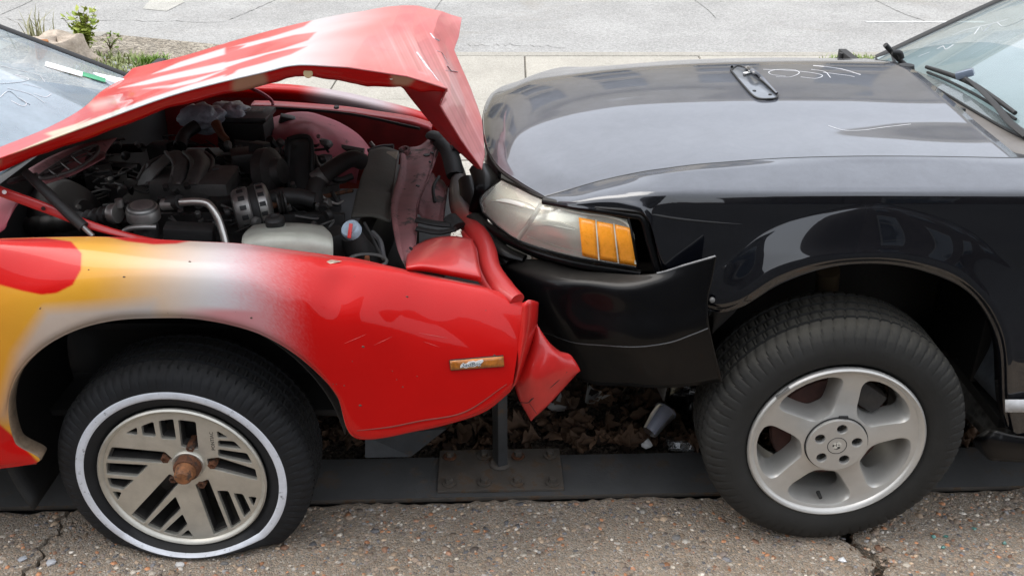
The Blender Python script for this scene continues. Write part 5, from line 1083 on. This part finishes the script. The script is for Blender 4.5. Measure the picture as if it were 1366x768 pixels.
# far strut tower
STG = grid_px([[(362, 158, 3.18), (385, 151, 3.22), (410, 150, 3.24), (430, 155, 3.24), (455, 165, 3.22), (478, 180, 3.18), (495, 200, 3.12)], [(362, 178, 3.05), (385, 168, 3.06), (408, 163, 3.08), (428, 168, 3.08), (452, 180, 3.06), (472, 196, 3.04), (488, 212, 3.0)],
                [(362, 205, 2.98), (385, 195, 2.97), (410, 182, 2.97), (424, 184, 2.98), (440, 200, 2.98), (460, 212, 2.98), (480, 222, 2.96)], [(362, 240, 2.95), (385, 232, 2.94), (408, 215, 2.94), (420, 215, 2.94), (430, 235, 2.94), (450, 240, 2.94), (475, 245, 2.94)]])
sheet('strut_tower', STG, MT['pink'], rc, 7, 6, thick=.003)
box('tower_bracket', U(383, 162, 3.12), (.05, .03, .04), MT['darkmetal'], rc, rot=(.2, .3, .3), bev=.006)
lathe('tower_stud', [(0, .006), (.008, .006), (.008, 0)], U(425, 183, 2.97), (0, -.6, .8), MT['greymetal'], rc, seg=8)
# radiator support, radiator top, fascia inside
RS = grid_px([[(532, 204, 2.98), (546, 198, 3.02), (562, 194, 3.05), (582, 178, 3.10), (590, 188, 3.12)], [(534, 222, 2.84), (546, 218, 2.86), (560, 214, 2.87), (574, 214, 2.88), (582, 216, 2.90)], [(530, 245, 2.70), (543, 246, 2.70), (556, 245, 2.70), (566, 246, 2.72), (570, 248, 2.74)], [(522, 275, 2.52), (534, 276, 2.50), (548, 276, 2.50), (556, 276, 2.52), (557, 278, 2.54)], [(524, 305, 2.36), (536, 306, 2.34), (548, 305, 2.34), (555, 306, 2.36), (557, 308, 2.38)], [(530, 335, 2.20), (540, 336, 2.18), (548, 336, 2.18), (552, 340, 2.2), (553, 342, 2.22)], [(538, 356, 2.10), (543, 357, 2.09), (547, 357, 2.09), (550, 358, 2.1), (551, 360, 2.12)]])
def rs_disp(A):
    A = A.copy(); V = A.reshape(-1, 3); A[..., 2] += (.0025 * vnoise(V, 14, 31)).reshape(A.shape[:2]); u = np.linspace(0, 1, A.shape[1]); A[..., 2] += (.012 * sstep(.16, .10, u) + .012 * sstep(.84, .90, u))[None]; return A
rs, RSA = sheet('radiator_support', RS, MT['grimepink'], rc, 7, 6, thick=.003, disp=rs_disp)
for x, y, r_ in ((569, 208, .010), (576, 205, .006), (557, 249, .006), (548, 333, .007), (573, 217, .004)):
    p, nn = on_sheet(RSA, x, y, .002); lathe('punched_hole', [(0, r_), (.002, r_), (.002, 0)], p, nn, MT['ink'], rs, seg=14)
lathe('support_boss', [(0, .020), (.012, .018), (.014, .010), (.006, .008), (.006, 0)], U(540, 203, 2.95), (0, -.3, 1), MT['grimepink'], rs, seg=20)
SK = grid_px([[(493, 203, 2.92), (512, 200, 2.92), (532, 205, 2.92)], [(486, 225, 2.76), (508, 226, 2.75), (529, 230, 2.75)], [(478, 252, 2.60), (503, 258, 2.60), (525, 262, 2.60)], [(468, 288, 2.42), (495, 288, 2.42), (519, 297, 2.42)]])
def sk(A): A = A.copy(); V = A.reshape(-1, 3); A[..., 2] += (.006 * vnoise(V, 24, 41)).reshape(A.shape[:2]) - .010 * np.exp(-((px(A)[1] - 252) / 5) ** 2); return A
rad_, SKA = sheet('radiator_shroud', SK, mat('dusty_shroud', (.060, .058, .048), .75, var=.35, vs=10, dust=.4, dcol=(.115, .107, .088), bmp=.001, bs=120), rc, 8, 8, thick=.006, disp=sk)
tube('shroud_edge', np.array([on_sheet(SKA, x, y, .003)[0] for x, y in ((531, 207), (527, 240), (523, 272), (519, 296))]), .004, MT['castgrey'], rad_, n=6)
tube('radiator_cap_bar', [U(492, 202, 2.93), U(508, 197, 2.95), U(525, 196, 2.95)], .014, MT['dark'], rad_, n=10, flat=.6)
p, nn = on_sheet(SKA, 522, 209, .003); box('shroud_label', p, (.035, .035, .002), MT['label_'], rad_, rot=(.5, 0, -.1), bev=.0005)
box('radiator_core', U(500, 262, 2.62) + np.array([0, .05, -.19]), (.05, .62, .32), MT['dark'], rc, rot=(0, 0, -.06), bev=.004)
for i in range(9): tube('shroud_bolt', [U(494 + i * 0, 190, 2.96), U(499, 196, 2.95)], .006, MT['greymetal'], rad_, n=8) if i == 0 else None
IP = grid_px([[(575, 235, 2.85), (590, 240, 2.85), (598, 255, 2.8)], [(560, 265, 2.68), (580, 270, 2.66), (594, 285, 2.6)], [(556, 290, 2.56), (575, 295, 2.52), (592, 305, 2.48)]]); sheet('grille_panel', IP, MT['grimepink'], rc, 5, 5, disp=rs_disp)
for pts, r_ in (([(556, 293, 2.36), (580, 298, 2.34), (602, 300, 2.33)], .012), ([(600, 290, 2.36), (612, 302, 2.33)], .022), ([(556, 305, 2.33), (585, 310, 2.31), (608, 306, 2.3)], .010), ([(588, 190, 2.95), (600, 205, 2.9), (608, 235, 2.8)], .03), ([(575, 180, 3.05), (592, 186, 3.0), (612, 200, 2.9)], .025), ([(580, 270, 2.6), (578, 250, 2.66), (586, 235, 2.72)], .005)):
    tube('bracket', [U(*p) for p in pts], r_, MT['dark'], rc, n=8, flat=.6)
# washer bottle with pale blue cap and a red lever
wb = tube('lamp_motor', [U(468, 312, 2.20), U(478, 335, 2.22), U(490, 352, 2.24)], [.026, .038, .045], MT['dark'], rc, n=18)
pc = U(468, 306, 2.19); lathe('motor_cap', [(-.012, .024), (.004, .0245), (.009, .021), (.010, 0)], pc, (-.35, -.55, .75), MT['blue'], wb, seg=24)
box('red_lever', U(467, 308, 2.165), (.009, .010, .036), MT['redcap'], wb, rot=(-.5, .15, 0), bev=.002)
box('bulb_socket', U(490, 347, 2.15), (.012, .012, .022), MT['orange'], wb, bev=.003)
tube('lamp_ring', np.array([U(490 + 26 * math.cos(a), 348 + 9 * math.sin(a), 2.15 - .03 * math.sin(a)) for a in np.linspace(0, 6.283, 24)]), .004, MT['castgrey'], wb, n=6, sub=0)
tube('cable', [U(486, 297, 2.25), U(497, 318, 2.22), U(508, 340, 2.18)], .004, MT['hose'], rc, n=6); tube('cable', [U(497, 310, 2.3), U(507, 322, 2.26), U(512, 345, 2.2)], .007, mat('grey_sleeve', (.10, .10, .10), .6), rc, n=6)
# coolant tank
tk = grid_px([[(338, 301, 2.26), (360, 298, 2.28), (400, 298, 2.28), (430, 301, 2.27)], [(326, 312, 2.17), (355, 306, 2.17), (405, 305, 2.17), (441, 312, 2.17)], [(323, 322, 2.10), (352, 318, 2.085), (405, 317, 2.085), (444, 324, 2.10)], [(324, 345, 2.09), (352, 345, 2.07), (405, 345, 2.07), (444, 348, 2.09)], [(326, 380, 2.09), (352, 380, 2.07), (405, 380, 2.07), (442, 380, 2.09)]])
tank, TKA = sheet('coolant_tank', tk, MT['tank'], rc, 7, 7, thick=.003)
pk = U(368, 304, 2.20); lathe('tank_neck', [(-.01, .028), (.006, .024), (.008, .018)], pk, (0, -.12, 1), MT['tank'], tank, seg=24)
lathe('tank_cap', [(.006, .020), (.010, .0235), (.026, .0235), (.030, .020), (.032, .012), (.029, .008), (.029, 0)], pk, (0, -.12, 1), MT['dark'], tank, seg=24)
for k in (0, 1, 2): tube('moulded_rib', np.array([on_sheet(TKA, x_, 312 + k * 5, .001)[0] for x_ in (352, 372, 392)]), .0012, MT['tank'], tank, n=5)
# alternator
ac = U(318, 281, 2.36); axv = np.array([.92, .30, .10]); axv /= np.linalg.norm(axv)
alt = lathe('alternator', [(-.012, .030), (-.008, .050), (.0, .056), (.030, .058), (.034, .054), (.036, .054), (.052, .054), (.055, .058), (.075, .058), (.082, .050), (.088, .02)], ac, axv, MT['greymetal'], rc, seg=40)
lathe('alternator_band', [(.034, .0552), (.036, .0565), (.051, .0565), (.053, .0552)], ac, axv, MT['dark'], alt, seg=40)
n_, b_v = frame_of(axv)
for k in range(14):
    a = 2 * math.pi * k / 14; d = math.cos(a) * n_ + math.sin(a) * b_v
    Rm = Matrix((tuple(axv), tuple(np.cross(d, axv)), tuple(d))).transposed().to_euler()
    for off in (.014, .064): box('vent_slot', ac + axv * off + d * .0572, (.016, .012, .004), MT['ink'], alt, rot=tuple(Rm), bev=.001)
lathe('pulley', [(.10, .020), (.10, .032), (.104, .033), (.108, .027), (.112, .033), (.116, .027), (.12, .033), (.124, .032), (.124, .008)], ac, axv, MT['darkmetal'], alt, seg=32)
lathe('alternator_shaft', [(.08, .014), (.13, .012), (.13, 0)], ac, axv, MT['rust'], alt, seg=16)
# air-con receiver and pipe
dr = U(192, 290, 2.24); rcv = lathe('receiver_can', [(-.10, .030), (-.012, .031), (-.004, .038), (.0, .0395), (.026, .039), (.034, .033), (.038, .020), (.039, 0)], dr, (.05, -.1, 1), MT['castgrey'], rc, seg=32)
lathe('receiver_lid', [(-.002, .0405), (.024, .040), (.033, .034), (.0385, .021), (.0395, 0)], dr, (.05, -.1, 1), MT['greymetal'], rcv, seg=32)
tube('lid_fitting', [U(232, 272, 2.22), U(218, 273, 2.23)], [.014, .015], MT['greymetal'], rcv, n=12, sub=2); tube('lid_fitting', [U(240, 269, 2.22), U(226, 271, 2.23)], [.018, .018], MT['dark'], rcv, n=12, sub=2)
tube('pipe', [U(240, 270, 2.22), U(262, 269, 2.22), U(277, 272, 2.22), U(287, 284, 2.21), U(295, 303, 2.2), U(303, 330, 2.18)], .0095, mat('bare_aluminium', (.52, .50, .46), .35, metal=.9, var=.15, vs=30), rc, n=12)
tube('hose', [U(150, 285, 2.24), U(120, 292, 2.26), U(60, 300, 2.3), U(10, 300, 2.35)], .022, MT['hose'], rc, n=12, sub=12, corr=1.7)
lathe('hose_clamp', [(0, .024), (.004, .025), (.018, .025), (.02, .024)], U(148, 285, 2.235), (.9, -.2, .1), MT['greymetal'], rc, seg=20); lathe('lid_fitting', [(0, .010), (.02, .010), (.02, 0)], U(160, 276, 2.24), (0, 0, 1), MT['greymetal'], rcv, seg=10)
tube('pipe', [U(208, 303, 2.2), U(190, 303, 2.19), U(170, 306, 2.19), U(160, 318, 2.19), U(160, 335, 2.19)], .007, MT['greymetal'], rc, n=10)
# engine block and intake
eb = box('engine', U(300, 240, 2.70) + np.array([0, .1, -.18]), (.55, .50, .34), MT['dark'], rc, bev=.03)
def runner(cols_, m_): sheet('intake_runner', grid_px(cols_), m_, eb, 6, 6, thick=.004)
runner([[(222, 204, 2.68), (236, 201, 2.70), (243, 204, 2.71)], [(232, 218, 2.60), (246, 214, 2.61), (252, 217, 2.63)], [(230, 228, 2.55), (244, 226, 2.55), (251, 229, 2.57)], [(228, 246, 2.50), (240, 246, 2.50), (246, 248, 2.52)]], MT['castgrey'])
runner([[(246, 203, 2.68), (260, 199, 2.70), (272, 203, 2.73)], [(256, 217, 2.60), (270, 212, 2.62), (282, 216, 2.66)], [(254, 228, 2.55), (268, 226, 2.56), (278, 230, 2.60)], [(250, 247, 2.50), (262, 246, 2.50), (270, 249, 2.54)]], MT['castgrey'])
runner([[(224, 206, 2.70), (216, 208, 2.71), (208, 214, 2.72)], [(228, 216, 2.62), (212, 217, 2.63), (194, 224, 2.65)], [(220, 222, 2.58), (200, 228, 2.58), (186, 236, 2.60)], [(206, 236, 2.54), (198, 246, 2.54), (184, 248, 2.56)]], MT['castgrey'])
for pts in ([(221, 203, 2.675), (232, 219, 2.595), (227, 246, 2.495)], [(245, 203, 2.675), (256, 217, 2.595), (249, 247, 2.495)], [(274, 204, 2.72), (284, 216, 2.65), (272, 249, 2.53)], [(216, 209, 2.70), (196, 220, 2.64), (184, 240, 2.58)]):
    tube('casting_rib', [U(*p) for p in pts], .006, MT['castgrey'], eb, n=8)
box('plenum', U(250, 254, 2.50) + np.array([0, .08, -.01]), (.22, .16, .06), MT['castgrey'], eb, bev=.018)
lathe('fastener', [(0, .010), (.012, .009), (.012, 0)], U(222, 252, 2.44), (0, -.5, 1), MT['darkmetal'], eb, seg=6); lathe('fastener', [(0, .010), (.012, .009), (.012, 0)], U(250, 250, 2.44), (0, -.5, 1), MT['darkmetal'], eb, seg=6)
box('valve_cover', U(330, 222, 2.85) + np.array([0, 0, -.05]), (.40, .22, .12), MT['dark'], eb, rot=(0, 0, -.05), bev=.03)
# master cylinder box with printed lid, crumpled bag over it
mc = box('brake_reservoir', U(322, 170, 2.98) + np.array([0, .05, -.03]), (.155, .12, .09), MT['dark'], rc, rot=(0, 0, -.04), bev=.010)
box('reservoir_lid', U(322, 157, 3.0) + np.array([0, .05, -.004]), (.168, .13, .016), mat('dusty_lid', (.05, .05, .05), .5, coat=.2, dust=.5, dcol=(.16, .16, .16), var=.3), mc, rot=(0, 0, -.04), bev=.005)
for k in (-1, 0, 1): box('lid_mark', U(337, 154, 3.02) + np.array([.022 * k, .03, .010]), (.014, .030, .001), mat('pale_print', (.30, .30, .29), .7), mc, bev=0)
bv2 = IV_ = None
bm = bmesh.new(); bmesh.ops.create_icosphere(bm, subdivisions=4, radius=1); bv2 = np.array([v.co[:] for v in bm.verts]); bf2 = [tuple(v.index for v in f.verts) for f in bm.faces]; bm.free()
for (x, y, Yv, sz, lb) in ((270, 158, 2.96, (.055, .05, .035), 'crumpled grey plastic bag stuffed beside the reservoir in the engine bay'), (305, 149, 3.05, (.05, .05, .025), 'wad of pale plastic film lying behind the reservoir lid')):
    q = U(x, y, Yv); vv = bv2 * (1 + .35 * np.abs(vnoise(bv2, 5, int(x)))[:, None] + .14 * np.abs(vnoise(bv2, 13, 2))[:, None]) * np.array(sz) + q
    tag(mesh('plastic_bag', vv, bf2, MT['bag'], loc=q), lb, 'bag')
tube('hose', [U(262, 168, 2.9), U(246, 180, 2.86), U(240, 196, 2.8)], .020, MT['hose'], rc, n=12); tube('connector', [U(288, 165, 2.92), U(296, 180, 2.88), U(303, 187, 2.86)], [.016, .012, .010], MT['orange'], rc, n=10)
# fan shroud and hoses
FS = grid_px([[(384, 186, 2.62), (396, 183, 2.66), (412, 184, 2.70)], [(382, 230, 2.58), (394, 230, 2.60), (415, 230, 2.62)], [(384, 280, 2.52), (396, 282, 2.54), (418, 280, 2.56)]]); sheet('fan_shroud', FS, MT['dark'], rc, 5, 6, thick=.02)
tube('shroud_lip', [U(384, 186, 2.60), U(398, 182, 2.62), U(412, 184, 2.64), U(416, 200, 2.62), U(416, 240, 2.58)], .007, MT['dark'], rc, n=8)
lathe('fan_hub', [(0, .07), (.03, .07), (.04, .04), (.06, .035), (.06, 0)], U(352, 232, 2.55), (.9, -.2, .2), MT['darkmetal'], rc, seg=28)
tube('hose', [U(484, 216, 2.62), U(470, 212, 2.60), U(452, 220, 2.56), U(430, 236, 2.50), U(420, 252, 2.46), U(418, 275, 2.42)], .024, MT['hose'], rc, n=14); lathe('hose_clamp', [(0, .0255), (.03, .0255), (.03, .024)], U(432, 233, 2.495), (-.75, -.3, -.5), MT['castgrey'], rc, seg=20)
tube('hose', [U(420, 268, 2.42), U(400, 263, 2.42), U(375, 262, 2.40), U(350, 270, 2.4)], .022, MT['hose'], rc, n=12)
tube('pipe', [U(420, 260, 2.44), U(432, 262, 2.5), U(450, 258, 2.54), U(470, 254, 2.58)], .006, MT['rust'], rc, n=8); tube('pipe', [U(424, 245, 2.46), U(430, 262, 2.46), U(448, 272, 2.48), U(458, 268, 2.5)], .004, MT['greymetal'], rc, n=8)
tube('hose', [U(470, 235, 2.62), U(450, 240, 2.6), U(425, 225, 2.62), U(418, 208, 2.66)], .010, MT['hose'], rc, n=8)
# dark clutter: hoses, cables and boxes that show as shapes in the shade
for i in range(34):
    x = random.uniform(110, 450); y = random.uniform(175, 275); Yv = 2.95 - (y - 170) / 110 * .55 + random.uniform(-.05, .1)
    pts = [U(x + random.uniform(-45, 45) * s + 10 * s, y + random.uniform(-8, 12) * abs(s), Yv + random.uniform(-.03, .03)) - np.array([0, 0, .03 + .03 * random.random()]) for s in (-1, -.3, .4, 1)]
    tube(random.choice(('hose', 'cable', 'cable')), pts, random.choice((.004, .006, .010, .014)), random.choice((MT['hose'], MT['dark'], MT['darkmetal'], MT['hose'], MT['castgrey'])), rc, n=7)
for (x, y, Yv, sz) in ((215, 190, 2.85, (.07, .06, .08)), (330, 200, 2.75, (.10, .08, .06)), (345, 190, 2.75, (.05, .05, .05)), (365, 215, 2.7, (.06, .08, .10)), (130, 225, 2.7, (.08, .08, .05)), (250, 300, 2.22, (.12, .05, .09)), (295, 262, 2.5, (.06, .06, .05)), (440, 310, 2.3, (.08, .1, .08)), (545, 300, 2.45, (.05, .05, .05))):
    box('module', U(x, y, Yv) - np.array([0, 0, sz[2] * .5]), sz, random.choice((MT['dark'], MT['darkmetal'])), rc, rot=(random.gauss(0, .1), random.gauss(0, .1), random.gauss(0, .3)), bev=.008)
for i in range(70):
    x = random.uniform(100, 440); y = random.uniform(178, 300); Yv = 2.92 - (y - 170) / 130 * .62
    pts = [U(x + random.uniform(-30, 30) * s + 6 * s, y + random.uniform(-9, 9) * abs(s), Yv + random.uniform(-.02, .02)) - np.array([0, 0, .02 * random.random()]) for s in (-1, -.4, .3, 1)]
    tube('wire', pts, random.choice((.0022, .003, .0042)), random.choice((MT['hose'], MT['dark'], MT['castgrey'], MT['hose'], MT['darkmetal'], MT['castgrey'])), rc, n=5, sub=4)
for i in range(46):
    x = random.uniform(100, 440); y = random.uniform(190, 300); Yv = 2.90 - (y - 170) / 130 * .62; ax_ = np.array([random.gauss(0, .4), -.5, 1])
    if i % 2: lathe('bolt_head', [(-.01, .008), (.006, .008), (.007, .005), (.007, 0)], U(x, y, Yv), ax_, random.choice((MT['darkmetal'], MT['rust'], MT['castgrey'])), rc, seg=6, auto=20)
    else: lathe('hose_clamp', [(0, .012), (.003, .0135), (.012, .0135), (.015, .012)], U(x, y, Yv), (random.gauss(0, 1), random.gauss(0, 1), .3), random.choice((MT['darkmetal'], MT['castgrey'], MT['dark'])), rc, seg=14)
# brake booster
lathe('brake_booster', [(0, .11), (.015, .115), (.05, .112), (.075, .09), (.09, .04), (.10, .03), (.10, 0)], U(78, 285, 2.42) + np.array([0, 0, -.03]), (.85, -.15, .45), MT['dark'], rc, seg=36)
# cowl panel with vent grille, hinge and strut
CV = grid_px([[(38, 226, 2.32), (70, 208, 2.40), (110, 193, 2.48), (156, 184, 2.58)], [(44, 238, 2.28), (78, 222, 2.35), (118, 210, 2.42), (142, 202, 2.50)], [(58, 246, 2.24), (90, 236, 2.29), (112, 226, 2.34), (140, 210, 2.42)]])
cv, CVA = sheet('cowl_panel', CV, MT['grimepink'], rc, 5, 5, thick=.003)
gq = [(50, 238), (82, 217), (108, 202), (128, 196), (130, 204), (122, 214), (100, 228), (62, 240)]
gp = np.array([on_sheet(CVA, x, y, .004)[0] for x, y in gq])
inn = mesh('vent_mesh', list(gp - [0, 0, .001]), [tuple(range(len(gp)))], mat('vent_dark', (.02, .02, .02), .8), cv, smooth=False)
tube('vent_frame', np.vstack([gp, gp[:1]]), .0045, MT['castgrey'], cv, n=8, sub=3)
for (a1, b1) in (((66, 229), (78, 238)), ((80, 218), (95, 230)), ((95, 210), (110, 222)), ((110, 202), (124, 210)), ((60, 234), (126, 205)), ((76, 223), (122, 200))):
    tube('vent_bar', [on_sheet(CVA, *a1, .005)[0], on_sheet(CVA, *b1, .005)[0]], .0028, MT['castgrey'], cv, n=6, sub=0)
hg = grid_px([[(-60, 225, 2.12), (0, 248, 2.10), (60, 270, 2.09), (130, 298, 2.08), (200, 318, 2.07), (252, 324, 2.06)], [(-60, 240, 2.11), (0, 262, 2.09), (60, 284, 2.08), (120, 306, 2.07), (190, 322, 2.06), (240, 327, 2.055)]])
hng, _ = sheet('hinge_arm', hg, mat('hinge_red', (.42, .016, .014), .4, coat=.4, var=.2), rc, 3, 6, thick=.006)
for x, y in ((6, 256), (58, 278)): lathe('hinge_hole', [(0, .005), (.002, .005), (.002, 0)], U(x, y, 2.082 if x < 20 else 2.078), (0, -1, 0), MT['ink'] if x > 20 else MT['paper'], hng, seg=12)
tube('hood_strut', [U(34, 230, 2.13), U(62, 256, 2.10), U(92, 285, 2.075), U(112, 303, 2.06)], [.010, .012, .013, .013], MT['dark'], rc, n=8, sub=2); tube('strut_rod', [U(108, 300, 2.06), U(124, 315, 2.05)], .006, MT['greymetal'], rc, n=8, sub=2)
tube('strut_bracket', [U(15, 242, 2.14), U(30, 238, 2.13), U(50, 234, 2.14)], .014, MT['dark'], rc, n=8, flat=.5)
CS = grid_px([[(-60, 262, 2.2), (0, 262, 2.2), (40, 262, 2.22)], [(-60, 290, 2.12), (0, 280, 2.14), (24, 272, 2.16)], [(-60, 330, 2.08), (0, 310, 2.1), (10, 295, 2.1)]]); sheet('cowl_side', CS, MT['pink'], rc, 4, 4)
# windscreen and dashboard
RWG = np.array([[(xb - s * .95, 2.75 + (y - 2.75) * (1 - .14 * s), zb + s * .43) for s in (0, .33, .66, 1)] for y, xb, zb in ((2.08, -1.36, .885), (2.35, -1.28, .895), (2.75, -1.24, .90), (3.1, -1.25, .875), (3.38, -1.31, .845))])
rwi, RWA = sheet('windscreen', RWG[::-1], MT['glass2'], rc, 6, 8, thick=0)
tube('pillar_trim', RWA[0] + [0, .004, .004], .013, MT['ink'], rwi, n=8, sub=0, flat=.6); tube('pillar_trim', RWA[-1] + [0, -.004, .004], .013, MT['ink'], rwi, n=8, sub=0, flat=.6)
DG2 = np.array([[(-1.30, y, .80), (-1.45, y, .84), (-1.75, y, .87), (-2.05, y, .80)] for y in (2.15, 2.5, 2.75, 3.0, 3.3)]); sheet('dashboard', DG2, MT['dashg'], rc, 4, 4)
box('seat_back', (-2.3, 2.75, .85), (.15, 1.3, .7), mat('grey_blue_seat', (.30, .36, .40), .8, var=.2), rc, rot=(0, -.3, 0), bev=.05)
for pts in ([(0, 88), (20, 93), (50, 100), (60, 110)], [(0, 130), (12, 122), (28, 134), (40, 140)], [(10, 118), (40, 126), (60, 138)], [(15, 135), (30, 142), (35, 138), (26, 131)], [(45, 125), (60, 130), (68, 126)], [(0, 112), (25, 110), (38, 106), (20, 100)], [(30, 112), (55, 118)]):
    scrawl('chalk_mark', RWA, pts, rwi, .0014, off=-.003, sub=5)
for (x, y, w_, h_, m_, nm, lb) in ((85, 94, .11, .06, 'paper', 'paper_note', 'white paper note lying under the red car windscreen'), (112, 101, .13, .05, 'green', 'paper_card', 'green and white card lying at the windscreen base of the red car')):
    p, nn = on_sheet(RWA, x, y, .004); o = box(nm, p, (w_, h_, .002), MT[m_], None, rot=(0, .40, .35), bev=.0004, loc=p); tag(o, lb, 'paper')
p, nn = on_sheet(RWA, 148, 107, .01); o = tube('paper_roll', [p + [-.06, 0, .0], p + [.06, -.02, -.02]], .016, MT['paper'], None, n=12, sub=2, loc=p); tag(o, 'rolled pale paper lying at the hood edge by the windscreen', 'paper')
